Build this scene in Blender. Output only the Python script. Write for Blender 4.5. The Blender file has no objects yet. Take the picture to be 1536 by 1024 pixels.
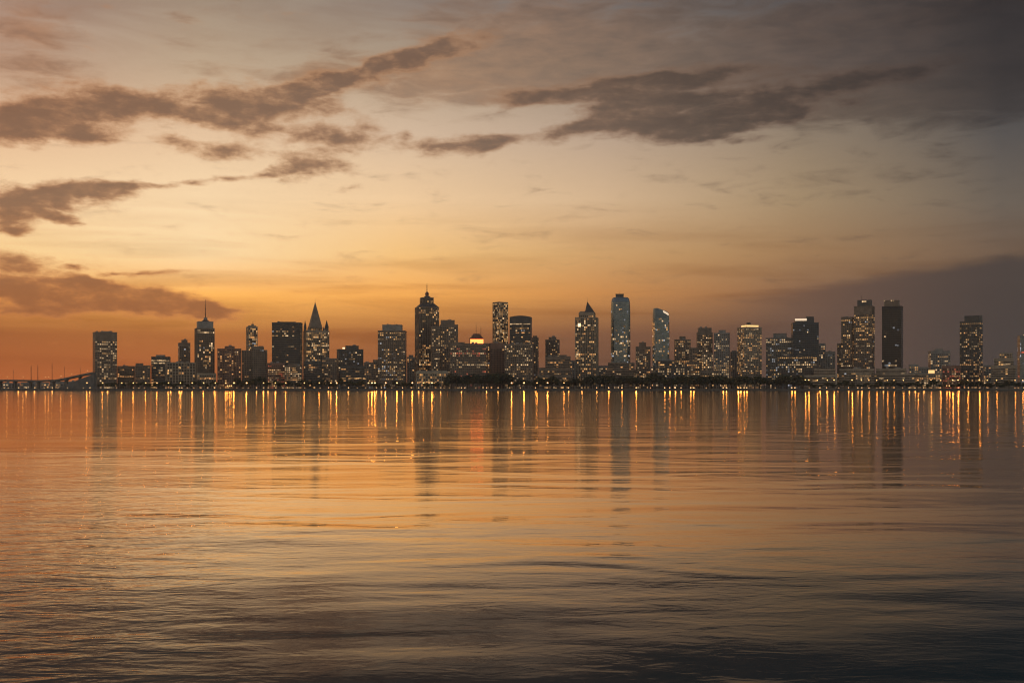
import bpy, bmesh, math, random
from mathutils import Vector, Matrix

# ------------------------------------------------------------------ scene
S = bpy.context.scene
COL = S.collection
F = 1647.0            # focal length in units of a 1536 wide picture
CX, HZ, CAMH = 768.0, 578.0, 8.0
LAND = 2.4            # height of the promenade above the water
SHORE = 1650.0

def wx(px, D): return (px - CX) * D / F
def wz(py, D): return CAMH + (HZ - py) * D / F

def lin(c):
    c = c / 255.0
    return c / 12.92 if c <= 0.04045 else ((c + 0.055) / 1.055) ** 2.4
def srgb(r, g, b): return (lin(r), lin(g), lin(b), 1.0)

# ------------------------------------------------------------------ node helper
class NT:
    def __init__(self, tree):
        self.t = tree
        tree.nodes.clear()
    def n(self, typ, ins=None, **props):
        nd = self.t.nodes.new(typ)
        for k, v in props.items(): setattr(nd, k, v)
        for k, v in (ins or {}).items(): self.put(nd.inputs[k], v)
        return nd
    def put(self, sock, v):
        if isinstance(v, bpy.types.NodeSocket): self.t.links.new(v, sock)
        elif isinstance(v, bpy.types.Node): self.t.links.new(v.outputs[0], sock)
        else: sock.default_value = v
    def m(self, op, a, b=None, c=None, clamp=False):
        nd = self.t.nodes.new('ShaderNodeMath'); nd.operation = op; nd.use_clamp = clamp
        for i, v in enumerate((a, b, c)):
            if v is not None: self.put(nd.inputs[i], v)
        return nd.outputs[0]
    def mix(self, f, a, b, blend='MIX'):
        nd = self.t.nodes.new('ShaderNodeMix'); nd.data_type = 'RGBA'; nd.blend_type = blend
        nd.clamp_factor = True
        self.put(nd.inputs[0], f); self.put(nd.inputs[6], a); self.put(nd.inputs[7], b)
        return nd.outputs[2]
    def sstep(self, v, lo, hi, a=0.0, b=1.0):
        nd = self.t.nodes.new('ShaderNodeMapRange'); nd.interpolation_type = 'SMOOTHSTEP'
        self.put(nd.inputs[0], v)
        for i, q in enumerate((lo, hi, a, b)): self.put(nd.inputs[i + 1], q)
        return nd.outputs[0]
    def ramp(self, fac, stops, interp='LINEAR'):
        nd = self.t.nodes.new('ShaderNodeValToRGB'); cr = nd.color_ramp; cr.interpolation = interp
        while len(cr.elements) < len(stops): cr.elements.new(0.5)
        for e, (p, c) in zip(cr.elements, stops): e.position = p; e.color = c
        self.put(nd.inputs[0], fac)
        return nd.outputs[0]
    def noise(self, vec, scale, detail=4, rough=0.5, lac=2.0, dist=0.0):
        return self.n('ShaderNodeTexNoise', {'Vector': vec, 'Scale': scale, 'Detail': detail,
                      'Roughness': rough, 'Lacunarity': lac, 'Distortion': dist})
    def mapping(self, vec, loc=(0, 0, 0), rot=(0, 0, 0), sc=(1, 1, 1), typ='POINT'):
        nd = self.n('ShaderNodeMapping', {'Vector': vec}, vector_type=typ)
        nd.inputs['Location'].default_value = loc
        nd.inputs['Rotation'].default_value = rot
        nd.inputs['Scale'].default_value = sc
        return nd.outputs[0]

# ------------------------------------------------------------------ sky
SUN_AZ, SUN_EL = math.radians(-58.0), math.radians(4.0)

def uv_of(px, py):
    dx = px - CX
    return (math.atan2(dx, F) * F, math.atan2(HZ - py, math.hypot(F, dx)) * F)

def build_sky():
    w = bpy.data.worlds.new("World"); S.world = w; w.use_nodes = True
    T = NT(w.node_tree)
    d = T.n('ShaderNodeTexCoord').outputs['Generated']
    d = T.n('ShaderNodeVectorMath', {0: d}, operation='NORMALIZE').outputs[0]
    sep = T.n('ShaderNodeSeparateXYZ', {0: d})
    x, y, z = sep.outputs
    u = T.m('MULTIPLY', T.m('ARCTAN2', x, y), F)          # azimuth, 1647 units to the radian
    v = T.m('MULTIPLY', T.m('ARCSINE', z), F)             # elevation
    uv = T.n('ShaderNodeCombineXYZ', {0: u, 1: v}).outputs[0]
    VMAX = 1500.0
    vf = T.m('DIVIDE', v, VMAX, clamp=True)
    ys = [570, 500, 440, 380, 300, 200, 100, 0]
    table = {
        -250: [(196,106,54),(186,108,56),(222,146,70),(246,186,104),(240,196,134),(214,170,126),(180,146,116),(158,132,112)],
        0:    [(196,108,57),(190,113,60),(230,156,78),(251,204,124),(247,206,146),(222,182,136),(186,152,120),(164,138,116)],
        300:  [(186,104,60),(205,128,66),(246,180,94),(252,212,142),(246,209,151),(222,188,144),(184,160,134),(158,140,122)],
        600:  [(150,94,64),(192,122,68),(235,168,88),(242,192,120),(236,199,146),(206,178,142),(170,150,128),(138,124,114)],
        900:  [(112,80,64),(142,97,68),(190,133,78),(202,156,100),(207,174,130),(178,154,126),(142,128,114),(110,103,100)],
        1200: [(88,70,62),(100,77,66),(134,98,72),(156,120,84),(158,134,104),(138,122,104),(106,98,94),(82,79,80)],
        1500: [(72,62,60),(74,64,62),(92,76,68),(110,90,74),(104,94,84),(84,80,78),(58,56,57),(42,42,46)],
        1900: [(58,52,54),(60,54,55),(70,62,60),(82,72,66),(78,74,72),(64,64,66),(50,52,57),(40,43,50)],
    }
    prev = None; pu = None
    for px in sorted(table):
        st = []
        for py, c in zip(ys, table[px]):
            if py >= 500 and px <= 600: q_ = .86 if py == 500 else .90; c = (c[0]*q_, c[1]*q_*.98, c[2]*q_*.96)
            if px <= 300 and py in (380, 300): c = (c[0], min(255, c[1] + 4), min(255, c[2] + (15 if py == 380 else 8)))
            if py >= 500 and px in (900, 1200): c = (c[0]*.90, c[1]*.89, c[2]*.90)
            if py == 440 and 0 < px <= 900: c = (c[0]*1.06, c[1]*1.04, c[2]*1.0)
            if py <= 380 and (py >= 200 or px < 300) and px <= 900: c = (c[0], c[1] + 1, min(255, c[2] * (1.07 if py < 380 else 1.05)))
            st.append((max(0.0, uv_of(px, py)[1] / VMAX), srgb(*c)))
        top = table[px][-1]
        st.append((0.62, srgb(top[0]*.55+24, top[1]*.55+28, top[2]*.55+36)))
        st.append((1.0, srgb(top[0]*.30+34, top[1]*.30+40, top[2]*.30+52)))
        c = T.ramp(vf, st, 'LINEAR')
        cu = uv_of(px, HZ)[0]
        if prev is None: prev = c
        else:
            prev = T.mix(T.n('ShaderNodeMapRange', {0: u, 1: pu, 2: cu}, interpolation_type='LINEAR').outputs[0], prev, c)
        pu = cu
    col = prev
    # ---- thin streaks low in the sky, rising slightly to the right
    sv = T.mapping(uv, rot=(0, 0, math.radians(-4)), sc=(0.0021, 0.026, 1))
    s1 = T.noise(sv, 1.0, 5, 0.55, dist=0.4)
    lowm = T.m('MULTIPLY', T.sstep(v, 330, 120), T.sstep(v, 5, 60))
    sfac = T.m('MULTIPLY', T.m('MULTIPLY', T.sstep(s1, 0.44, 0.66), lowm), 0.52)
    col = T.mix(sfac, col, T.mix(1.0, col, (0.60, 0.50, 0.42, 1), 'MULTIPLY'))
    # ---- a thin high veil over the top of the picture
    vn = T.noise(T.mapping(uv, rot=(0, 0, math.radians(-12)), sc=(0.0030, 0.013, 1)), 1.0, 6, 0.58, dist=0.6)
    vfac = T.m('MULTIPLY', T.m('MULTIPLY', T.sstep(vn.outputs[0], 0.42, 0.70), T.sstep(v, 330, 520)), 0.45)
    col = T.mix(vfac, col, T.mix(1.0, col, (0.66, 0.52, 0.46, 1), 'MULTIPLY'))
    # ---- clouds: soft ellipses broken up by noise
    wn = T.noise(T.mapping(uv, sc=(0.0075, 0.018, 1)), 1.0, 5, 0.58)
    wv = T.n('ShaderNodeVectorMath', {0: wn.outputs['Color'], 1: (0.5, 0.5, 0.5)}, operation='SUBTRACT').outputs[0]
    wv = T.n('ShaderNodeVectorMath', {0: wv, 1: (130, 46, 0)}, operation='MULTIPLY').outputs[0]
    uvw = T.n('ShaderNodeVectorMath', {0: uv, 1: wv}, operation='ADD').outputs[0]
    # px, py, half width, half height, tilt (deg, up to the right), weight
    blobs = [
        (125,165,125,42,3,1.15),(60,180,70,26,8,.8),(190,150,70,26,-4,.8),(8,203,60,18,0,1.1),(120,205,70,10,2,.6),
        (335,150,110,34,4,1.0),(300,178,60,20,0,.8),(390,190,95,28,-3,1.0),(450,142,75,34,12,.95),(490,175,50,18,8,.6),
        (520,206,70,20,4,1.05),(600,204,18,9,0,.7),(560,112,95,22,16,1.15),(625,84,75,20,20,1.05),(700,62,80,14,16,.7),(470,128,60,16,10,.8),(335,228,90,13,2,.9),(260,215,40,9,0,.7),
        (472,248,66,24,8,1.1),(400,262,44,9,12,.85),(295,279,36,9,4,.9),(348,270,30,8,8,.8),(515,282,22,5,0,.5),
        (80,291,120,22,4,1.15),(170,286,60,12,2,1.0),(245,287,32,7,0,.9),(20,316,70,26,8,1.15),(20,342,34,8,0,.95),(88,323,30,7,0,.9),(110,330,18,4,0,.6),
        (670,220,115,15,5,1.05),(755,213,60,12,6,.8),(845,206,70,16,8,.75),(790,146,90,18,0,.85),
        (1010,162,170,44,-4,1.25),(960,180,110,34,0,.9),(1110,168,120,26,6,.95),(1040,205,70,14,6,.75),(1190,172,60,14,0,.75),(1130,206,40,8,0,.6),
        (940,128,170,20,6,.9),(1060,112,180,18,3,.8),(1240,128,170,26,4,.85),(1380,104,150,20,4,.6),(870,190,60,12,6,.6),(1280,156,40,10,0,.6),
        (12,386,80,15,-6,1.05),(80,428,210,24,-5,1.2),(165,452,200,26,-4,1.2),(20,462,150,12,0,.7),(60,440,120,8,-2,.5),
        (335,459,54,8,-3,.95),(330,471,60,8,-5,.7),(115,397,20,6,0,1.0),(135,415,34,7,-6,.95),(175,406,26,4,0,.7),(225,408,60,6,2,.85),
    ]
    veils = [
        (25,40,95,55,0,.9),(60,112,120,22,2,.55),(265,35,45,12,0,.5),(800,66,270,85,10,1.25),(690,118,190,40,10,.7),(900,95,220,50,4,.6),
        (1250,112,320,60,3,.9),(1420,50,360,120,4,1.3),(1130,60,240,60,0,.7),(1430,150,220,44,2,.7),(1300,255,260,30,2,.35),(430,105,130,20,12,.5),(765,364,120,12,4,.4),
        (330,98,60,14,6,.5),(480,110,90,20,10,.55),
    ]
    def field(lst):
        dens = None
        for (px, py, rx, ry, a, wgt) in lst:
            cu, cv = uv_of(px, py)
            mp = T.mapping(uvw, loc=(cu, cv, 0), rot=(0, 0, math.radians(a)), sc=(rx * 1.12, ry * 1.25, 1), typ='TEXTURE')
            g = T.n('ShaderNodeTexGradient', {0: mp}, gradient_type='SPHERICAL').outputs['Fac']
            dens = T.m('MULTIPLY', g, wgt) if dens is None else T.m('MULTIPLY_ADD', g, wgt, dens)
        return dens
    dens = field(blobs)
    fa = T.noise(T.mapping(uv, rot=(0, 0, math.radians(-8)), sc=(0.012, 0.050, 1)), 1.0, 8, 0.60, dist=0.45).outputs[0]
    fb = T.noise(T.mapping(uv, rot=(0, 0, math.radians(-5)), sc=(0.020, 0.042, 1)), 1.0, 8, 0.62, dist=0.2).outputs[0]
    fn = T.n('ShaderNodeMix', {0: T.sstep(u, 250, -250), 2: T.m('MULTIPLY_ADD', fa, .6, T.m('MULTIPLY', fb, .4)), 3: T.m('MULTIPLY_ADD', fb, .8, T.m('MULTIPLY', fa, .2))})
    fine = T.noise(T.mapping(uv, rot=(0, 0, math.radians(-8)), sc=(0.045, 0.11, 1)), 1.0, 5, 0.6, dist=0.3).outputs[0]
    dn = T.m('ADD', T.m('MINIMUM', dens, 0.95), T.m('MULTIPLY', T.m('SUBTRACT', fn.outputs[0], 0.5), 1.7))
    dn = T.m('ADD', dn, T.m('MULTIPLY', T.m('SUBTRACT', fine, 0.5), 0.55))
    cl = T.sstep(dn, 0.10, 0.86)
    # body shading of the clouds: thick parts darker
    core = T.sstep(dn, 0.42, 1.10)
    ctab = [(-200, (172,116,80), (118,82,62)), (300, (184,134,94), (118,87,68)), (700, (160,120,90), (110,87,73)),
            (1050, (112,90,76), (78,66,59)), (1500, (60,54,53), (46,43,44))]
    edge = thick = None
    for i, (px, ce, ck) in enumerate(ctab):
        cu = uv_of(px, HZ)[0]
        if edge is None: edge, thick = srgb(*ce), srgb(*ck)
        else:
            f = T.n('ShaderNodeMapRange', {0: u, 1: pu, 2: cu}).outputs[0]
            edge = T.mix(f, edge, srgb(*ce)); thick = T.mix(f, thick, srgb(*ck))
        pu = cu
    warm = T.sstep(v, 300, 90)                         # clouds near the horizon glow redder
    leftw = T.m('MULTIPLY', warm, T.sstep(u, 100, -500))
    edge = T.mix(leftw, edge, srgb(200,126,70)); thick = T.mix(leftw, thick, srgb(150,93,58))
    ccol = T.mix(core, edge, thick)
    vd = T.m('ADD', field(veils), T.m('MULTIPLY', T.m('SUBTRACT', fa, 0.5), 2.1))
    vl = T.m('MULTIPLY', T.sstep(vd, 0.05, 0.95), 0.64)
    col = T.mix(vl, col, T.mix(T.sstep(T.m('MULTIPLY_ADD', fb, .35, T.m('MULTIPLY', fa, .65)), .30, .74), edge, thick))
    col = T.mix(T.m('MULTIPLY', cl, 0.90), col, ccol)
    # ---- the long flat bank on the right, its upper edge rising to the right
    a0, b0 = uv_of(1090, 446), uv_of(1536, 378)
    sl = (b0[1] - a0[1]) / (b0[0] - a0[0])
    line = T.m('MULTIPLY_ADD', T.m('SUBTRACT', u, a0[0]), sl, a0[1])
    en = T.noise(T.mapping(uv, sc=(0.010, 0.03, 1)), 1.0, 5, 0.6)
    dl = T.m('ADD', T.m('SUBTRACT', line, v), T.m('MULTIPLY', T.m('SUBTRACT', en.outputs[0], 0.5), 26))
    bank = T.m('MULTIPLY', T.sstep(dl, -6, 14), T.sstep(u, uv_of(1040, HZ)[0], uv_of(1330, HZ)[0]))
    bcol = T.mix(T.sstep(u, uv_of(1150, HZ)[0], uv_of(1536, HZ)[0]), srgb(104,80,68), srgb(70,62,59))
    col = T.mix(T.m('MULTIPLY', bank, 0.93), col, bcol)
    front = T.n('ShaderNodeBackground', {'Color': col, 'Strength': 1.13})
    # ---- the rest of the dome: the physical sky plus an added fill
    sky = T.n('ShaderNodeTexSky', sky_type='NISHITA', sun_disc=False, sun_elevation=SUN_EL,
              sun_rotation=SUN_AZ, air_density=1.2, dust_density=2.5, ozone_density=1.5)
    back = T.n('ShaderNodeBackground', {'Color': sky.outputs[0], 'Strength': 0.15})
    dusk = T.mix(T.sstep(z, -0.05, 0.6), (0.20, 0.142, 0.112, 1), (0.095, 0.088, 0.09, 1))      # fill added behind the camera to lift the building fronts
    back_fill = T.n('ShaderNodeBackground', {'Color': dusk, 'Strength': 1.0})
    backs = T.n('ShaderNodeAddShader', {0: back.outputs[0], 1: back_fill.outputs[0]})
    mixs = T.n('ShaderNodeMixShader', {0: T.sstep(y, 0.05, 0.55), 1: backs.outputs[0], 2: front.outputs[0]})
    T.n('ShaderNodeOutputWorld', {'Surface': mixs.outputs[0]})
    w.cycles.sampling_method = 'NONE'
build_sky()

# ------------------------------------------------------------------ materials
MATS = {}
def surf(name, col, rough=0.7, var=0.25, scale=0.15, spec=0.3, metal=0.0, stretch=(1, 1, 1), ior=1.45):
    m = bpy.data.materials.new(name); m.use_nodes = True
    T = NT(m.node_tree)
    pos = T.n('ShaderNodeNewGeometry').outputs['Position']
    n1 = T.noise(T.mapping(pos, sc=stretch), scale, 5, 0.6)
    n2 = T.noise(T.mapping(pos, sc=(1, 1, 0.15)), 0.9, 3, 0.6)         # rain streaks
    f = T.m('ADD', T.m('MULTIPLY', n1.outputs[0], 0.7), T.m('MULTIPLY', n2.outputs[0], 0.3))
    lo = tuple(c * (1 - var) for c in col) + (1,)
    hi = tuple(min(1, c * (1 + var)) for c in col) + (1,)
    c = T.mix(T.sstep(f, 0.3, 0.7), lo, hi)
    b = T.n('ShaderNodeBsdfPrincipled', {'Base Color': c, 'Roughness': rough, 'Metallic': metal, 'IOR': ior,
                                         'Specular IOR Level': spec})
    T.n('ShaderNodeOutputMaterial', {'Surface': b.outputs[0]})
    MATS[name] = m
    return m
def glow(name, col, strength, lo=None, cell=3.3, sampling='NONE'):
    m = bpy.data.materials.new(name); m.use_nodes = True
    T = NT(m.node_tree)
    s = strength
    if lo is not None:      # every room is lit to its own level
        pos = T.n('ShaderNodeNewGeometry').outputs['Position']
        sn = T.n('ShaderNodeVectorMath', {0: pos, 1: (cell, cell, cell)}, operation='SNAP').outputs[0]
        wn = T.n('ShaderNodeTexWhiteNoise', {0: sn}, noise_dimensions='3D')
        s = T.n('ShaderNodeMapRange', {0: T.m('POWER', wn.outputs[0], 2.8), 1: 0.0, 2: 1.0, 3: lo, 4: strength}).outputs[0]
    e = T.n('ShaderNodeBsdfPrincipled', {'Base Color': (0.03, 0.03, 0.03, 1), 'Roughness': 0.2,
            'Emission Color': tuple(col) + (1,), 'Emission Strength': s})
    T.n('ShaderNodeOutputMaterial', {'Surface': e.outputs[0]})
    m.cycles.emission_sampling = sampling
    MATS[name] = m
    return m
surf('brown_concrete', (0.275, 0.205, 0.155)); surf('tan_stone', (0.44, 0.34, 0.25)); surf('grey_concrete', (0.35, 0.32, 0.29))
surf('dark_cladding', (0.12, 0.115, 0.11), 0.45, 0.2); surf('black_cladding', (0.05, 0.05, 0.055), 0.4, 0.2); surf('navy_cladding', (0.09, 0.105, 0.12), 0.4, 0.2); surf('red_brick', (0.30, 0.165, 0.12)); surf('cream_render', (0.52, 0.43, 0.32))
surf('blue_curtain_wall', (0.19, 0.225, 0.25), 0.35, 0.2, spec=0.6, metal=0.5); surf('blue_glass', (0.22, 0.275, 0.31), 0.22, 0.25, metal=0.85); surf('slate_roof', (0.085, 0.08, 0.08), 0.6)
surf('window_glass', (0.02, 0.022, 0.026), 0.12, 0.2, spec=0.7); surf('pale_sill', (0.4, 0.36, 0.31))
surf('galvanised_steel', (0.32, 0.31, 0.30), 0.45, 0.15, metal=0.7); surf('black_steel', (0.03, 0.03, 0.032), 0.5)
surf('tree_bark', (0.055, 0.045, 0.035), 0.9, 0.3, 1.5); surf('embankment_stone', (0.16, 0.145, 0.13), 0.85, 0.35, 0.5)
surf('asphalt', (0.05, 0.05, 0.05), 0.9, 0.2, 0.3); surf('bridge_concrete', (0.2, 0.185, 0.17), 0.8)
surf('soil', (0.06, 0.055, 0.04), 0.95, 0.35, 0.05); surf('paving', (0.17, 0.155, 0.14), 0.85, 0.2, 0.4)
surf('copper_roof', (0.22, 0.10, 0.07), 0.55)
glow('lit_warm', (1.0, 0.51, 0.175), 1.35, 0.10); glow('lit_amber', (1.0, 0.44, 0.14), 1.3, 0.10)
glow('lit_white', (1.0, 0.64, 0.32), 1.45, 0.12); glow('lit_cool', (0.85, 0.88, 0.95), 0.7, 0.06)
glow('lit_red', (1.0, 0.18, 0.08), 1.3, 0.2)
glow('sign_orange', (1.0, 0.19, 0.04), 5.0, sampling='AUTO'); glow('sign_white', (1.0, 0.74, 0.50), 1.0); glow('sign_gold', (1.0, 0.58, 0.22), 1.4)
glow('floodlight', (1.0, 0.64, 0.32), 2.6)
glow('lamp_glow_strong', (1.0, 0.50, 0.16), 9.0); glow('lamp_glow', (1.0, 0.50, 0.16), 6.0)
glow('lamp_glow_pale', (1.0, 0.56, 0.22), 5.0); glow('lamp_glow_dim', (1.0, 0.52, 0.20), 3.0)

def foliage(name, col):
    m = bpy.data.materials.new(name); m.use_nodes = True
    T = NT(m.node_tree)
    pos = T.n('ShaderNodeNewGeometry').outputs['Position']
    n1 = T.noise(pos, 0.35, 3, 0.6)
    c = T.mix(T.sstep(n1, 0.3, 0.7), tuple(q * .6 for q in col) + (1,), tuple(q * 1.4 for q in col) + (1,))
    b = T.n('ShaderNodeBsdfPrincipled', {'Base Color': c, 'Roughness': 0.75, 'Specular IOR Level': 0.2})
    T.n('ShaderNodeOutputMaterial', {'Surface': b.outputs[0]})
    MATS[name] = m
foliage('dark_leaves', (0.042, 0.062, 0.030)); foliage('olive_leaves', (0.066, 0.070, 0.032)); foliage('deep_leaves', (0.035, 0.055, 0.036))

# ------------------------------------------------------------------ object helpers
def link(name, me, mats, parent=None, loc=None):
    o = bpy.data.objects.new(name, me); COL.objects.link(o)
    if me is not None and mats:
        if not isinstance(mats, (list, tuple)): mats = [mats]
        if len(me.materials) == 0:
            for m in mats: me.materials.append(MATS[m] if isinstance(m, str) else m)
    if parent is not None: o.parent = parent
    if loc is not None: o.location = loc
    return o
def thing(name, label, cat, loc, rz=0.0, group=None):
    o = bpy.data.objects.new(name, None); COL.objects.link(o)
    o.empty_display_size = 2; o.location = loc; o.rotation_euler = (0, 0, rz)
    o['label'] = label; o['category'] = cat
    if group: o['group'] = group
    return o
def setting(name, me, mat, kind='structure'):
    o = link(name, me, mat); o['kind'] = kind
    return o

class MB:
    """collects vertices and faces of one mesh"""
    def __init__(s): s.v = []; s.f = []; s.mi = []
    def add(s, vs, fs, mi=0):
        b = len(s.v); s.v += [tuple(p) for p in vs]
        s.f += [tuple(b + i for i in f) for f in fs]; s.mi += [mi] * len(fs)
    def box(s, x0, x1, y0, y1, z0, z1, mi=0, M=None):
        vs = [Vector((x, y, z)) for z in (z0, z1) for y in (y0, y1) for x in (x0, x1)]
        if M is not None: vs = [M @ p for p in vs]
        s.add(vs, [(0,2,3,1),(4,5,7,6),(0,1,5,4),(2,6,7,3),(0,4,6,2),(1,3,7,5)], mi)
    def prism(s, pts, prof, mi=0, cap=True):
        """pts: footprint (ccw); prof: list of (z, scale, dx, dy)"""
        n = len(pts); vs = []; fs = []
        for (z, k, dx, dy) in prof:
            vs += [(p[0] * k + dx, p[1] * k + dy, z) for p in pts]
        for r in range(len(prof) - 1):
            for i in range(n):
                j = (i + 1) % n
                fs.append((r*n+i, r*n+j, (r+1)*n+j, (r+1)*n+i))
        if cap:
            fs.append(tuple(range((len(prof)-1)*n, len(prof)*n)))
        fs.append(tuple(reversed(range(n))))
        s.add(vs, fs, mi)
    def tube(s, p0, p1, r0, r1, n=6, mi=0):
        p0, p1 = Vector(p0), Vector(p1); d = (p1 - p0).normalized()
        a = d.orthogonal().normalized(); b = d.cross(a)
        vs = []
        for p, r in ((p0, r0), (p1, r1)):
            for i in range(n):
                t = 2 * math.pi * i / n
                vs.append(p + (a * math.cos(t) + b * math.sin(t)) * r)
        fs = [(i, (i+1) % n, n + (i+1) % n, n + i) for i in range(n)]
        fs += [tuple(range(n, 2*n)), tuple(reversed(range(n)))]
        s.add(vs, fs, mi)
    def ball(s, c, r, nu=8, nv=5, mi=0, sz=1.0):
        vs = [(c[0], c[1], c[2] - r*sz)]; fs = []
        for j in range(1, nv):
            ph = -math.pi/2 + math.pi*j/nv
            for i in range(nu):
                t = 2*math.pi*i/nu
                vs.append((c[0]+r*math.cos(ph)*math.cos(t), c[1]+r*math.cos(ph)*math.sin(t), c[2]+r*sz*math.sin(ph)))
        vs.append((c[0], c[1], c[2] + r*sz)); L = len(vs) - 1
        for i in range(nu):
            fs.append((0, 1+(i+1) % nu, 1+i))
            fs.append((L, L-nu+i, L-nu+(i+1) % nu))
        for j in range(nv-2):
            for i in range(nu):
                a = 1+j*nu; q = (i+1) % nu
                fs.append((a+i, a+q, a+nu+q, a+nu+i))
        s.add(vs, fs, mi)
    def mesh(s, name):
        me = bpy.data.meshes.new(name); me.from_pydata(s.v, [], s.f)
        if any(s.mi): me.polygons.foreach_set('material_index', s.mi)
        me.update()
        return me
    def obj(s, name, mats, parent=None, loc=None): return link(name, s.mesh(name), mats, parent, loc)

def rect(w, d): return [(-w/2, -d/2), (w/2, -d/2), (w/2, d/2), (-w/2, d/2)]
def chamfer(w, d, c):
    return [(-w/2+c,-d/2),(w/2-c,-d/2),(w/2,-d/2+c),(w/2,d/2-c),(w/2-c,d/2),(-w/2+c,d/2),(-w/2,d/2-c),(-w/2,-d/2+c)]
def rounded(w, d, r, n=4):
    pts = []
    for (cx, cy, a0) in ((w/2-r,-d/2+r,-90),(w/2-r,d/2-r,0),(-w/2+r,d/2-r,90),(-w/2+r,-d/2+r,180)):
        for i in range(n+1):
            a = math.radians(a0 + 90*i/n)
            pts.append((cx + r*math.cos(a), cy + r*math.sin(a)))
    return pts

# one unit box shared by all window panes of a tint
PANE = {}
def pane_mesh(mat):
    if mat not in PANE:
        b = MB(); b.box(-.5, .5, -.5, .5, -.5, .5)
        me = b.mesh('window_pane'); me.materials.append(MATS[mat]); PANE[mat] = me
    return PANE[mat]

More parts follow.
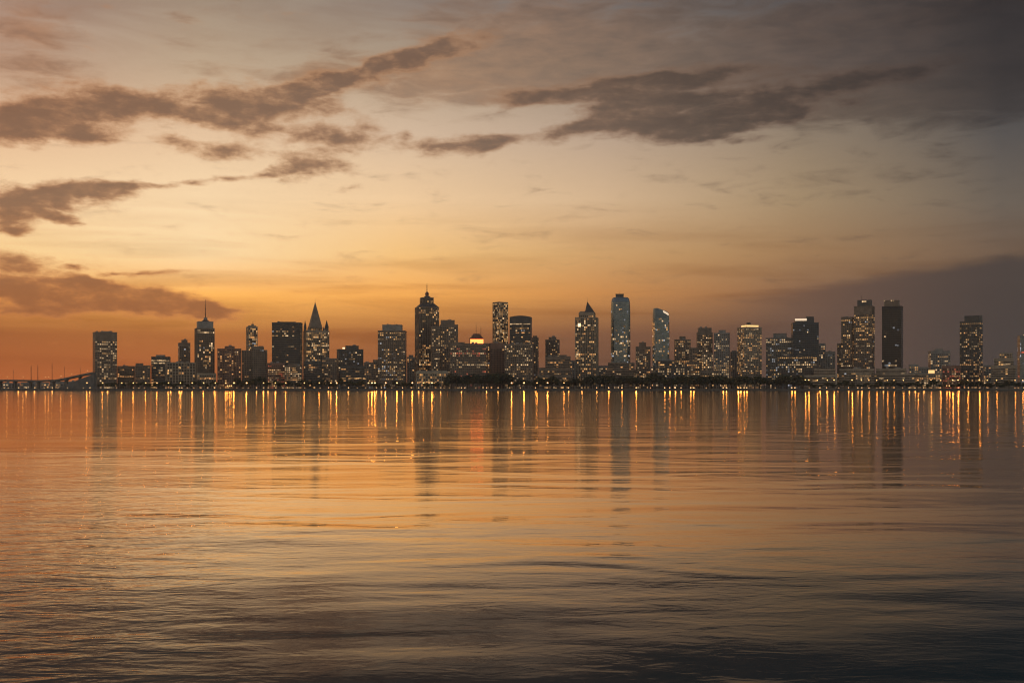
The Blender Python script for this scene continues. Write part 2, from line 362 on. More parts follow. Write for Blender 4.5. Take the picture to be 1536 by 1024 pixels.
# ------------------------------------------------------------------ buildings
LANDMARKS = []
class Building:
    def __init__(s, name, label, cat, x0, x1, D, rot=None, aspect=0.8, wall='brown_concrete', seed=None, short=None, group=None):
        if rot is None: rot = random.Random(int(x0 * 13)).choice((-16, -12, 10, 15, 18)) if 'tower' in cat else random.Random(int(x0 * 5)).choice((-7, -4, 4, 8))
        s.D = D; s.cx = (x0 + x1) / 2
        s.az = math.atan2(s.cx - CX, F); s.rot = math.radians(rot); s.aspect = aspect
        s.k = D / F * math.cos(s.az)                      # metres per picture unit across the line of sight
        s.root = thing(name, label, cat, (wx(s.cx, D), D, LAND), -s.az + s.rot, group)
        s.wall = wall
        s.rng = random.Random(seed if seed is not None else int(s.cx * 7 + D))
        s.lit = []; s.dark = []
        if short: LANDMARKS.append((s.cx, short))
    def z(s, py): return wz(py, s.D) - LAND
    def size(s, x0, x1, aspect=None):
        a = s.aspect if aspect is None else aspect
        W = (x1 - x0) * s.k
        w = W / (math.cos(s.rot) + a * math.sin(abs(s.rot)))
        return w, w * a
    def off(s, x0, x1): return ((x0 + x1) / 2 - s.cx) * s.k / max(0.5, math.cos(s.rot))
    def part(s, mb, name, mat): return mb.obj(name, mat, s.root)

    def block(s, x0, x1, yt, yb=None, shape='rect', aspect=None, name='wall', wall=None, style='grid', p=0.12,
              rows=(), zones=(), fh=3.7, cs=3.5, blank=0, prof=None, tints=None, parapet=True, dy=0.0, ww=None, wh=None, bands=True, cool=0.03):
        """one storeyed block of the building, with its windows"""
        w, d = s.size(x0, x1, aspect); dx = s.off(x0, x1)
        z0 = s.z(yb) if yb is not None else -0.6
        z1 = s.z(yt)
        if shape == 'rect': pts = rect(w, d)
        elif shape == 'chamfer': pts = chamfer(w, d, min(w, d) * .16)
        else: pts = rounded(w, d, min(w, d) * .30, 5)
        pr = prof or [(0.0, 1.0), (1.0, 1.0)]
        P = [(z0 + (z1 - z0) * t, k, dx, dy) for (t, k) in pr]
        mb = MB(); mb.prism(pts, P)
        if parapet and not prof:
            mb.prism([(q[0]*1.015, q[1]*1.015) for q in pts], [(z1 - .3, 1, dx, dy), (z1 + .7, 1, dx, dy)])
        def sc(zz):
            t = (zz - z0) / (z1 - z0)
            for (ta, ka), (tb, kb) in zip(pr, pr[1:]):
                if t <= tb: return ka + (kb - ka) * (t - ta) / max(1e-6, tb - ta)
            return pr[-1][1]
        floors = max(1, int((z1 - z0 - 1.5) / fh)); rz = s.root.rotation_euler[2]
        n = len(pts)
        nf_use = floors - blank
        if bands and style in ('grid', 'strip') and not prof:
            for f in range(0, floors):
                zz = z0 + 1.0 + (f + 1) * fh - .35
                if zz > z1 - .9 or (style == 'grid' and f % 2): continue
                mb.prism([(q[0]*1.006 + (0.06 if q[0] > 0 else -0.06), q[1]*1.006 + (0.06 if q[1] > 0 else -0.06)) for q in pts], [(zz, 1, dx, dy), (zz + .3, 1, dx, dy)])
        camdir = Vector((-math.sin(s.az), -math.cos(s.az)))
        for i in range(n):
            a = Vector(pts[i]); b = Vector(pts[(i+1) % n]); e = b - a; L = e.length
            if L < 1.2: continue
            nrm = Vector((e.y, -e.x)).normalized()
            wn = Vector((nrm.x * math.cos(rz) - nrm.y * math.sin(rz), nrm.x * math.sin(rz) + nrm.y * math.cos(rz)))
            fd = wn.dot(camdir)
            if fd < -0.15: continue
            cols = max(1, int(round((L - (.8 if shape == 'rect' else .2)) / cs))); step = L / cols
            ang = math.atan2(e.y, e.x)
            if style == 'column' and shape == 'rect':
                for cidx in range(cols + 1):
                    q = a + e * (cidx / cols)
                    q = q - e.normalized() * (0.5 * (1 if cidx == cols else -1 if cidx == 0 else 0)) 
                    M = Matrix.Translation((q.x + dx, q.y + dy, 0)) @ Matrix.Rotation(ang, 4, 'Z')
                    mb.box(-.35, .35, -.45, .25, z0, z1 - .35, 0, M)
            run = 0; tint = 'lit_warm'
            low = 1.45 if yt > 532 else 1.0
            for f in range(nf_use):
                zc = z0 + 1.0 + (f + .5) * fh
                k = sc(zc)
                py = HZ - (zc + LAND - CAMH) * F / s.D
                pp = p
                for (ya, yb2, zp) in zones:
                    if ya <= py <= yb2: pp = zp
                rowt = None
                for r in rows:
                    if abs(py - r[0]) < fh * .5 * F / s.D: pp = r[1]; rowt = r[2] if len(r) > 2 else None
                fl = s.rng.random()
                pf = min(.97, pp * 1.35 * low * (0.25 + 1.5 * fl))
                for c in range(cols):
                    q = (a + e * ((c + .5) / cols)) * k
                    pw = step * k * (ww or {'grid': .60, 'strip': .90, 'column': .66, 'glass': .90}[style])
                    ph = fh * (wh or {'grid': .52, 'strip': .46, 'column': .74, 'glass': .74}[style])
                    o3 = nrm * -0.065
                    rec = ((q.x + o3.x + dx, q.y + o3.y + dy, zc), ang, pw, ph)
                    # lit rooms come in short runs along a floor
                    if run > 0: on = True; run -= 1
                    else:
                        on = s.rng.random() < pf
                        if on:
                            run = 1 if s.rng.random() < .30 else 0
                            r0 = s.rng.random()
                            tint = rowt or (s.rng.choice(tints) if tints else
                                   'lit_cool' if r0 < cool else 'lit_white' if r0 < .24 else 'lit_amber' if r0 < .50 else 'lit_warm')
                    if on and fd > .16: s.lit.append(rec + (tint,))
                    else: s.dark.append(rec)
        s.part(mb, name, wall or s.wall)
        return dx, w, d, z1
    def box(s, x0, x1, yt, yb, name='penthouse', mat=None, aspect=None, glowing=False, dy=0.0):
        w, d = s.size(x0, x1, aspect); dx = s.off(x0, x1)
        mb = MB(); z0, z1 = s.z(yb), s.z(yt)
        mb.prism(rect(w, d), [(z0, 1, dx, dy), (z1, 1, dx, dy)])
        if not glowing:
            mb.prism(rect(w * 1.04, d * 1.04), [(z1 - .5, 1, dx, dy), (z1 + .25, 1, dx, dy)])
            for i in range(5):
                xx = dx - w/2 + w * (i + .5) / 5
                mb.box(xx - w*.06, xx + w*.06, dy - d/2 - .1, dy - d/2 + .1, z0 + .6, z1 - 1.0)
        return s.part(mb, name, mat or s.wall)
    def pyramid(s, x0, x1, yt, yb, name='roof', mat='slate_roof', k=0.02, aspect=None, ax=None, shape='rect'):
        w, d = s.size(x0, x1, aspect); dx = s.off(x0, x1)
        tx = dx if ax is None else s.off(ax, ax)
        pts = rect(w, d) if shape == 'rect' else chamfer(w, d, min(w, d) * .29)
        mb = MB(); mb.prism(pts, [(s.z(yb) - .2, 1, dx, 0), (s.z(yb) + .4, 1.03, dx, 0), (s.z(yb) + .5, .97, dx, 0), (s.z(yt), k, tx, 0)])
        return s.part(mb, name, mat)
    def spike(s, x, yt, yb, r=0.45, name='antenna', mat='black_steel', rings=True):
        dx = s.off(x, x); mb = MB(); z0, z1 = s.z(yb) - .5, s.z(yt)
        mb.tube((dx, 0, z0), (dx, 0, z1), r, r * .25, 6)
        if rings:
            for t in (.25, .5, .68): mb.tube((dx, 0, z0 + (z1-z0)*t), (dx, 0, z0 + (z1-z0)*t + .5), r*1.7, r*1.7, 6)
        return s.part(mb, name, mat)
    def clutter(s, x0, x1, yt, n=3):
        w, d = s.size(x0, x1); dx0 = s.off(x0, x1); z0 = s.z(yt)
        for i in range(n):
            a = s.rng.uniform(1.2, 2.6); h = s.rng.uniform(1.2, 3.2)
            x = dx0 + s.rng.uniform(-w * .38, w * .38); y = s.rng.uniform(-d * .3, d * .3)
            mb = MB(); mb.box(x-a, x+a, y-a*.7, y+a*.7, z0 - .2, z0 + h); mb.box(x-a*.6, x+a*.6, y-a*.4, y+a*.4, z0 + h, z0 + h + .35)
            s.part(mb, 'roof_unit', 'grey_concrete')
        if n > 1 and s.rng.random() < .8:
            x = dx0 + s.rng.uniform(-w * .3, w * .3)
            mb = MB(); mb.tube((x, 0, z0 - .2), (x, 0, z0 + s.rng.uniform(4, 8)), .16, .08, 5); s.part(mb, 'antenna', 'black_steel')
    def glowbox(s, x0, x1, y0, y1, mat, name='lit_sign', depth=.5, front=0.0, aspect=None, wide=None):
        """a lit panel standing on the front of a block that is wide=(x0, x1)"""
        w0, d0 = s.size(*(wide or (x0, x1)), aspect)
        W = (x1 - x0) * s.k; dx = s.off(x0, x1)
        mb = MB(); mb.box(dx - W/2, dx + W/2, -d0/2 - depth - front, -d0/2 - .03 - front, s.z(y1), s.z(y0))
        return s.part(mb, name, mat)
    def done(s):
        lit = s.lit; s.rng.shuffle(lit)
        single = lit[:100]; rest = lit[100:]
        gl = 'blue_glass' if s.wall == 'blue_curtain_wall' else 'window_glass'
        for (loc, ang, pw, ph, tint) in single:
            o = bpy.data.objects.new('lit_window', pane_mesh(tint)); COL.objects.link(o); o.parent = s.root
            o.location = loc; o.rotation_euler = (0, 0, ang); o.scale = (pw, .2, ph)
        if len(lit) + len(s.dark) <= 100:
            for (loc, ang, pw, ph) in s.dark:
                o = bpy.data.objects.new('window', pane_mesh(gl)); COL.objects.link(o); o.parent = s.root
                o.location = loc; o.rotation_euler = (0, 0, ang); o.scale = (pw, .2, ph)
        elif s.dark or rest:
            mats = [gl, 'lit_warm', 'lit_amber', 'lit_white', 'lit_cool', 'lit_red']
            mb = MB()
            for (loc, ang, pw, ph, *t) in s.dark + rest:
                M = Matrix.Translation(loc) @ Matrix.Rotation(ang, 4, 'Z')
                mb.box(-pw/2, pw/2, -.1, .1, -ph/2, ph/2, mats.index(t[0]) if t else 0, M)
            o = s.part(mb, 'window', mats); o['kind'] = 'stuff'

B = Building
# ---- left end -----------------------------------------------------
b = B('apartment_tower', 'tall boxy apartment tower standing alone at the far left end of the skyline', 'tower', 139, 175.5, 1800, rot=8, wall='brown_concrete', short='lone boxy tower')
b.block(139, 175.5, 499, p=.30, blank=3, cs=3.2, tints=['lit_white', 'lit_warm', 'lit_white']); b.box(152, 163, 497, 499.2, mat='grey_concrete'); b.clutter(139, 175, 499, 4); b.done()
b = B('low_apartment_block', 'long low brown block right beside the lone boxy tower', 'building', 176, 203, 1850, wall='brown_concrete', aspect=.6)
b.block(176, 203, 549.5, p=.05, rows=[(565, .9, 'lit_amber')]); b.clutter(176, 203, 549.5, 2); b.done()
b = B('low_apartment_block', 'low brown block with a square stair head, left of the white-banded office block', 'building', 203, 226, 1830, wall='brown_concrete', aspect=.6)
b.block(203, 226, 548.5, p=.06); b.box(203.5, 215, 545, 548.7, 'stair_head'); b.done()
b = B('office_block', 'mid-rise office block with two white lit bands under its flat roof', 'office block', 227, 256, 1860, wall='dark_cladding', aspect=.7, rot=-6, short='white-banded office block')
b.block(227, 256, 535.5, style='strip', p=.12, rows=[(539.4, .96, 'lit_white'), (543.6, .9, 'lit_white')], fh=4.1); b.box(234, 248, 532.5, 535.7, mat='grey_concrete'); b.spike(241, 530, 532.6, .2, rings=False); b.done()
b = B('stepped_tower', 'small narrow tower with a square stepped cap, left of the needle antenna tower', 'tower', 267, 285.5, 1930, wall='brown_concrete', short='small stepped tower')
b.block(267, 285.5, 514.7, p=.15, blank=1); b.box(272, 281.3, 510, 515, mat='brown_concrete'); b.clutter(272, 281, 510, 1); b.done()
b = B('arcaded_building', 'long low stone building with arcade piers, in front of the small stepped tower', 'building', 248, 293, 1765, wall='tan_stone', aspect=.4)
b.block(248, 293, 544, style='column', p=.06, cs=4.2, fh=4.5); b.clutter(250, 290, 544, 3); b.done()
b = B('antenna_tower', 'brown office tower with a tall needle antenna on a stepped roof', 'tower', 292, 322, 1860, rot=10, wall='brown_concrete', short='needle antenna tower')
b.block(292, 322, 493, style='column', p=.16, rows=[(498, .9, 'lit_white')], cs=3.0); b.block(295, 320, 483, 493.2, p=0, blank=9, name='upper_wall', wall='grey_concrete')
b.pyramid(301, 315, 479.5, 483, k=.45); b.box(305.5, 311, 476.5, 480, 'antenna_base', 'grey_concrete'); b.spike(308.2, 449, 477, .75); b.done()
b = B('podium_block', 'low block with glowing ground floor at the foot of the needle antenna tower', 'building', 294, 324, 1775, wall='tan_stone', aspect=.4)
b.block(294, 324, 560, style='column', p=.10, cs=3.6, rows=[(566, .7, 'lit_amber')]); b.done()
b = B('stepped_apartment_block', 'wide brick apartment block with a taller middle wing', 'apartment block', 326, 362, 1840, wall='red_brick', aspect=.6, short='stepped brick block')
b.block(326, 338, 523.3, p=.22, tints=['lit_amber', 'lit_warm', 'lit_warm']); b.block(337, 352, 519.8, p=.25, aspect=.9, tints=['lit_amber', 'lit_warm'], name='middle_wing'); b.block(351.5, 362, 523.3, p=.10)
b.clutter(338, 350, 519.8, 2); b.spike(343.5, 513.5, 519.8, .18, rings=False); b.done()
b = B('slim_tower', 'slim tower with a bright top and a short red antenna, behind the brown stepped block', 'tower', 369.5, 386.5, 1960, wall='tan_stone', short='slim bright-topped tower')
b.block(369.5, 386.5, 490.5, style='column', p=.35, rows=[(493, .8, 'lit_warm')], cs=3.0, zones=[(490, 512, .42)]); b.box(372, 384, 488.5, 491, mat='tan_stone'); b.box(376.8, 381, 486, 489, 'antenna_base'); b.spike(379.4, 481.5, 486.2, .35); b.done()
b = B('apartment_block', 'brown stepped block with a ragged roof in front of the slim bright-topped tower', 'apartment block', 362.5, 401, 1870, wall='brown_concrete', aspect=.5)
b.block(362.5, 377, 526, p=.07); b.block(376.5, 396, 520.8, p=.06, aspect=.7); b.block(395.5, 401, 525.3, p=.08, aspect=1.5); b.box(388, 395, 519, 521, 'roof_house'); b.clutter(377, 390, 520.8, 3); b.done()
b = B('hillside_flats', 'cluster of low flats with many scattered lights before the wide dark slab', 'flats', 400, 427, 1800, wall='red_brick', aspect=.5)
b.block(400, 427, 545, p=.34, cs=3.0, fh=3.2, tints=['lit_warm', 'lit_amber', 'lit_white', 'lit_red']); b.clutter(401, 425, 545, 4); b.done()
b = B('hillside_flats', 'low lit flats with an uneven roof, left of the gothic tower foot', 'flats', 427, 454, 1790, wall='brown_concrete', aspect=.5)
b.block(427, 454, 549, p=.28, cs=3.0, fh=3.2, tints=['lit_warm', 'lit_amber', 'lit_white']); b.box(432, 446, 545.5, 549.2, 'roof_house'); b.clutter(428, 452, 549, 3); b.done()
b = B('slab_tower', 'wide dark slab tower with a flat roof and few lit windows', 'tower', 408, 454, 1900, rot=-9, wall='dark_cladding', aspect=.5, short='wide dark slab tower')
b.block(408, 454, 484.6, style='strip', p=.035, cs=3.4, zones=[(493, 506, .16)]); b.box(418, 444, 483, 485, mat='dark_cladding', aspect=.4); b.clutter(412, 450, 484.6, 4); b.done()
# ---- gothic tower
b = B('gothic_tower', 'gothic stone tower with one steep central spire and small corner pinnacles', 'tower', 455, 494, 1960, wall='tan_stone', aspect=.7, short='gothic spired tower')
b.block(455, 494, 497, style='column', p=.12, cs=3.0, zones=[(498, 545, .34)], tints=['lit_warm', 'lit_warm', 'lit_white']); b.block(463, 483, 491.5, 497.2, name='upper_wall', aspect=.8, p=.3, style='column', cs=3)
b.pyramid(461.5, 484, 453, 492.5, name='spire', k=.015, aspect=1, mat='brown_concrete'); b.spike(472.8, 446.5, 454, .2, rings=False, name='finial')
for (xa, xb, yp, yb_) in ((454.6, 458.6, 481, 497), (486, 491.6, 480, 497), (460, 463, 490, 497), (483, 486, 489.5, 497)):
    w_, d_ = b.size(xa, xb, 1.0); mb = MB(); dx_ = b.off(xa, xb)
    mb.prism(rect(w_, w_), [(b.z(yb_) - 1, 1, dx_, -8), (b.z(yb_ - (yb_-yp)*.35), 1, dx_, -8), (b.z(yb_ - (yb_-yp)*.35) + .1, 1.1, dx_, -8), (b.z(yp), .03, dx_, -8)])
    b.part(mb, 'pinnacle', 'slate_roof')
for xg in (461, 473, 485):
    dx_ = b.off(xg, xg); h_ = b.size(455, 494)[1] / 2; mb = MB()
    mb.add([(dx_-5, -h_-.4, b.z(500)), (dx_+5, -h_-.4, b.z(500)), (dx_, -h_-.4, b.z(493)), (dx_-5, -h_+3, b.z(500)), (dx_+5, -h_+3, b.z(500)), (dx_, -h_+3, b.z(493))],
           [(0,1,2), (5,4,3), (0,3,4,1), (1,4,5,2), (2,5,3,0)])
    b.part(mb, 'gable', 'tan_stone')
b.done()
b = B('plain_block', 'dark plain block in front of the gothic spired tower', 'building', 455, 483, 1830, wall='dark_cladding', aspect=.6)
b.block(455, 483, 542.5, style='strip', p=.05); b.clutter(455, 483, 542.5, 2); b.done()
b = B('plain_block', 'narrow brown block with a lit right side between gothic tower and rooftop-lit block', 'building', 483, 506, 1850, wall='brown_concrete', aspect=.6)
b.block(483, 506, 538, p=.14); b.clutter(484, 505, 538, 2); b.done()
b = B('rooftop_lit_block', 'mid-rise block with a bright lamp on its left roof corner', 'office block', 505, 545, 1880, wall='dark_cladding', aspect=.6, rot=7, short='rooftop-lit block')
b.block(505, 545, 524.5, p=.22, style='grid', tints=['lit_white', 'lit_warm', 'lit_cool']); b.block(518, 538, 519, 524.7, name='upper_wall', p=0, blank=9, aspect=.5); b.glowbox(513.2, 516.4, 521.3, 523.3, 'floodlight', 'roof_light', 1.0, -6, wide=(505, 545)); b.clutter(520, 536, 519, 2); b.done()
b = B('dark_office', 'low dark office with a few pale windows below the rooftop-lit block', 'building', 511, 547, 1780, wall='dark_cladding', aspect=.4)
b.block(511, 547, 549, style='strip', p=.05, rows=[(568, .45, 'lit_warm')]); b.done()
b = B('low_office', 'small low building tucked at the left foot of the flat-capped tower', 'building', 545.5, 567, 1840, wall='brown_concrete', aspect=.6)
b.block(545.5, 560, 544, p=.1); b.block(559.5, 567, 540, p=.12, aspect=1.4); b.clutter(547, 558, 544, 2); b.done()
b = B('capped_tower', 'broad office tower with a plain flat cap, left of the tallest tower', 'tower', 567, 610, 1850, rot=-5, wall='brown_concrete', aspect=.75, short='flat-capped tower')
b.block(567, 610, 497, p=.20, cs=3.1, fh=3.5, rows=[(501, .55, 'lit_warm'), (555, .6)], tints=['lit_warm', 'lit_warm', 'lit_white', 'lit_cool']); b.block(573.5, 604, 488, 497.2, p=0, blank=9, name='cap_wall', wall='grey_concrete'); b.clutter(575, 602, 488, 3); b.done()
b = B('low_office', 'narrow dim block between the flat-capped tower and the tallest tower', 'building', 610.5, 623, 1900, wall='grey_concrete', aspect=1)
b.block(610.5, 623, 536, p=.1); b.box(613, 620, 532.5, 536.2); b.done()
# ---- tallest tower
b = B('tallest_tower', 'tallest tower of the skyline, with sloping shoulders, lantern and thin spire', 'tower', 622.5, 658.6, 1920, rot=14, wall='brown_concrete', aspect=.8, short='tallest tower')
b.block(622.5, 658.6, 461.5, style='column', p=.09, cs=2.9, fh=3.6, zones=[(465, 470, .35), (518, 575, .24)])
w_, d_ = b.size(622.5, 658.6); mb = MB(); mb.prism(rect(w_, d_), [(b.z(461.5), 1, 0, 0), (b.z(455.5), .60, 0, 0)]); b.part(mb, 'shoulder', 'slate_roof')
b.block(630, 650.5, 447, 458, name='upper_wall', style='column', p=.08, cs=2.9, blank=0); b.pyramid(634, 647, 444, 447, k=.5)
w_, d_ = b.size(637, 644.2, 1); mb = MB(); mb.prism(chamfer(w_, w_, w_*.29), [(b.z(445.5), .8, 0, 0), (b.z(441), .8, 0, 0), (b.z(440.8), 1, 0, 0), (b.z(440.3), 1, 0, 0), (b.z(437), .2, 0, 0)]); b.part(mb, 'lantern', 'copper_roof')
b.spike(640.4, 424.5, 438, .6, name='spire'); b.done()
b = B('twin_slab_tower', 'brown slab tower with a narrower lit wing, touching the right of the tallest tower', 'tower', 646, 687, 1850, rot=6, wall='brown_concrete', aspect=.55, short='tower beside the tallest')
b.block(646, 660, 490, p=.22, aspect=1.0, tints=['lit_white', 'lit_warm'], dy=-4); b.block(659.5, 687, 487.5, p=.14, cs=3.1); b.block(661, 682, 480.8, 487.8, name='cap_wall', p=0, blank=9); b.clutter(662, 680, 480.8, 2); b.done()
b = B('colonnaded_hall', 'low cream hall with a glowing colonnade under a flat pale roof by the water', 'hall', 624, 672, 1745, wall='cream_render', aspect=.35)
b.block(624, 672, 558, style='column', p=.22, cs=3.4, fh=4.0, tints=['lit_amber', 'lit_warm']); b.box(626, 670, 556, 558.3, 'roof', 'pale_sill', aspect=.33); b.done()
b = B('long_midrise', 'long mid-rise block with rows of red and white lights', 'office block', 674, 729, 1800, wall='brown_concrete', aspect=.45, short='long red-lit mid-rise')
b.block(674, 729, 516, style='grid', p=.16, cs=3.2, rows=[(531.5, .45), (538, .3, 'lit_red'), (548, .55, 'lit_white')], tints=['lit_white', 'lit_red', 'lit_warm']); b.box(679, 697, 513.5, 516.2, 'roof_house'); b.clutter(697, 727, 516, 3); b.done()
b = B('sign_pavilion', 'roof pavilion building with a glowing orange band and two aerials', 'building', 703, 725, 1880, wall='red_brick', aspect=.7, short='glowing orange pavilion')
b.block(703, 725, 517, p=0, blank=99); b.block(704, 724.5, 507.5, 517.2, name='sign_storey', p=0, blank=99, wall='copper_roof'); b.glowbox(704.4, 724, 509, 516, 'sign_orange', 'lit_sign', .6, 0, wide=(704, 724.5)); b.pyramid(704, 725, 500.5, 507.5, k=.45, mat='copper_roof')
b.spike(714.2, 484, 501, .4); b.spike(721.3, 488, 503, .4); b.glowbox(704.5, 709, 504.5, 505.6, 'lit_amber', 'eave_light', .4, -2, wide=(704, 725)); b.done()
b = B('blank_slab', 'plain reddish slab with one lit window strip, in front of the slender golden tower', 'building', 724, 757, 1835, wall='red_brick', aspect=.5)
b.block(724, 734, 515.5, p=.35, cs=3.0, aspect=1.2, dy=-3); b.block(733.5, 757, 515, p=0.02, cs=5, aspect=.6, blank=2); b.clutter(736, 755, 515, 3); b.done()
b = B('slender_tower', 'slender square tower with golden lit columns on its left face', 'tower', 739, 762, 1900, rot=38, wall='brown_concrete', aspect=.9, short='slender golden tower')
b.block(739, 762, 454, style='column', p=.30, cs=2.8, fh=3.5, zones=[(454, 512, .42)], tints=['lit_warm', 'lit_warm', 'lit_white']); b.clutter(742, 758, 454, 1); b.done()
b = B('bowed_tower', 'blue-grey tower with a bowed top and bright windows on its lower half', 'tower', 764.5, 798, 1870, rot=-6, wall='dark_cladding', aspect=.7, short='bowed blue-grey tower')
b.block(764.5, 798, 476.5, style='strip', p=.14, cs=3.2, rows=[(487, .5, 'lit_white'), (494, .35, 'lit_warm')], blank=2)
w_, d_ = b.size(764.5, 798); mb = MB()
arc = [(-w_/2 + w_*i/10, b.z(476.5) + 2.3*math.sin(math.pi*i/10) + .72) for i in range(11)]
mb.add([(x, -d_/2, z) for x, z in arc] + [(x, d_/2, z) for x, z in arc] + [(-w_/2, -d_/2, arc[0][1]-.5), (w_/2, -d_/2, arc[0][1]-.5), (-w_/2, d_/2, arc[0][1]-.5), (w_/2, d_/2, arc[0][1]-.5)],
       [(i, i+1, i+12, i+11) for i in range(10)] + [tuple([22, 23] + list(range(10, -1, -1))), tuple([25, 24] + list(range(11, 22)))])
b.part(mb, 'roof', 'dark_cladding'); b.spike(772, 473, 476, .2, rings=False); b.done()
b = B('bright_midrise', 'squat apartment block with bright white windows below the bowed tower', 'apartment block', 757, 800, 1800, wall='brown_concrete', aspect=.5)
b.block(757, 800, 516.5, p=.27, cs=3.3, fh=3.7, tints=['lit_white', 'lit_white', 'lit_warm']); b.clutter(758, 798, 516.5, 4); b.done()
b = B('narrow_tower', 'narrow dim tower just right of the bowed blue-grey tower', 'tower', 798, 808, 1940, wall='brown_concrete', aspect=1)
b.block(798, 808, 507, p=.14); b.box(799.5, 806, 503.8, 507.2); b.done()
b = B('capped_small_tower', 'small tower with a narrower cap behind the terraced building', 'tower', 818, 839.5, 1960, wall='brown_concrete', aspect=.8, short='small capped tower')
b.block(818, 839.5, 510, p=.10, rows=[(530.5, .8, 'lit_warm')], cs=3); b.box(823, 834.5, 505.7, 510.2); b.clutter(824, 833, 505.7, 1); b.done()
b = B('terraced_building', 'wide terraced building with layered balconies left of the pointed tower', 'building', 808, 856, 1800, wall='brown_concrete', aspect=.5, short='terraced building')
b.block(818, 856, 535, style='strip', p=.10, rows=[(545, .4, 'lit_amber')]); b.block(809, 858, 552, style='strip', p=.14, name='terrace', aspect=.55, dy=-3); b.block(807, 860, 562, style='strip', p=.12, name='terrace', aspect=.6, dy=-5, rows=[(570, .5, 'lit_warm')]); b.box(838, 850, 532.5, 535.2); b.clutter(820, 838, 535, 3); b.done()
# ---- pointed tower
b = B('pointed_tower', 'tower with a sharp lopsided pointed roof and a dazzling floodlight near the top', 'tower', 863, 897.5, 1870, rot=-8, wall='tan_stone', aspect=.8, short='pointed-roof tower')
b.block(863, 897.5, 477, style='column', p=.22, cs=3.0, fh=3.5, rows=[(488.5, .75, 'lit_white'), (500, .4), (526, .45), (532, .5), (543, .4)], tints=['lit_warm', 'lit_amber', 'lit_warm', 'lit_white']); b.block(868.5, 893, 469.5, 477.2, name='upper_wall', style='column', p=.1, cs=3)
b.pyramid(877, 893, 452.5, 469.5, k=.02, aspect=.9, ax=881); b.box(869.5, 878, 467.2, 469.7, 'roof_house'); b.spike(881, 445.5, 453, .25, name='finial', rings=False); b.glowbox(868.8, 872.8, 485.5, 490.5, 'floodlight', 'floodlight', .8, 0, wide=(863, 897.5)); b.done()
b = B('rear_block', 'low dark block right behind the foot of the pointed-roof tower', 'building', 851, 915, 1990, wall='grey_concrete', aspect=.4)
b.block(852, 866, 541, p=.1, aspect=1); b.block(895, 915, 549, p=.08, aspect=.8); b.done()
# ---- rounded tower
b = B('rounded_tower', 'tall smooth glass tower with rounded shoulders and a small square cap', 'tower', 916, 945.5, 1890, wall='blue_curtain_wall', aspect=.85, rot=0, short='tall rounded tower')
b.block(916, 945.5, 446.5, shape='round', style='glass', p=.07, cs=2.6, fh=3.6, prof=[(0, .97), (.45, 1.0), (.86, .985), (.955, .94), (.985, .87), (1.0, .74)], zones=[(495, 540, .15)], tints=['lit_white', 'lit_warm', 'lit_cool'], blank=2); b.box(923.5, 935.5, 441.3, 447, 'cap', 'dark_cladding', aspect=.9); b.spike(929, 437.5, 441.4, .18, rings=False); b.done()
b = B('podium_block', 'broad low podium with layered ledges below the tall rounded tower', 'building', 909, 954, 1810, wall='brown_concrete', aspect=.5)
b.block(912, 952, 544.5, style='strip', p=.05); b.block(909, 954, 555, style='strip', p=.05, name='terrace', aspect=.6, dy=-2); b.clutter(914, 950, 544.5, 4); b.done()
b = B('apartment_block', 'stepped lit apartment block between the tall rounded tower and the sail tower', 'apartment block', 953.5, 976, 1870, wall='brown_concrete', aspect=.7, short='stepped lit block')
b.block(953.5, 976, 520.5, p=.28, cs=3, tints=['lit_warm', 'lit_white', 'lit_amber']); b.box(958.5, 969, 514, 520.7); b.clutter(959, 968, 514, 1); b.done()
# ---- sail tower
b = B('sail_tower', 'curved blue glass tower with a slanted top and a white light bar', 'tower', 977.5, 1005, 1850, wall='blue_curtain_wall', aspect=.7, rot=9, short='blue sail tower')
w_, d_ = b.size(977.5, 1005); pts = rounded(w_, d_, w_*.22, 4); mb = MB()
zt = b.z(462.5); prof = [(-.6, .96), (zt*.35, .985), (zt*.62, 1.0), (zt*.82, .985), (zt*.94, .95), (zt, .90)]
mb.prism(pts, [(z, k, 0, 0) for z, k in prof])
drop = b.z(462.5) - b.z(470.5)
mb.v = [(x, y, z - drop * max(0, (x + w_*.15) / (w_*.65)) ** 1.3 * max(0, (z - zt*.80) / (zt*.20))) for (x, y, z) in mb.v]
b.part(mb, 'wall', 'blue_curtain_wall')
rg = b.rng
for i in range(len(pts)):
    a_ = Vector(pts[i]); c_ = Vector(pts[(i+1) % len(pts)]); e_ = c_ - a_; nr = Vector((e_.y, -e_.x)).normalized()
    if nr.y > .15: continue
    nc = max(1, int(round(e_.length / 2.8))); ang_ = math.atan2(e_.y, e_.x)
    for f in range(33):
        zc = 2 + f * 3.6
        if zc > zt - drop - 7: continue
        kk = next(ka + (kb - ka) * (zc - za) / (zb - za) for (za, ka), (zb, kb) in zip(prof, prof[1:]) if zc <= zb)
        py_ = HZ - (zc + LAND - CAMH) * F / b.D
        for c in range(nc):
            q = (a_ + e_ * ((c + .5) / nc)) * kk; rec = ((q.x + nr.x*-.065, q.y + nr.y*-.065, zc), ang_, e_.length / nc * .88, 2.5)
            left = q.x < -w_ * .40
            if left and 483 < py_ < 520 and rg.random() < .75: b.lit.append(rec + ('lit_amber',))
            elif rg.random() < (.22 if py_ > 482 else .10): b.lit.append(rec + (rg.choice(['lit_white', 'lit_cool', 'lit_warm']),))
            else: b.dark.append(rec)
mb = MB(); zl = lambda x: zt - drop * max(0, (x + w_*.15) / (w_*.65)) ** 1.3 - 2.0
xa, xb = b.off(993.5, 993.5), b.off(1001.5, 1001.5)
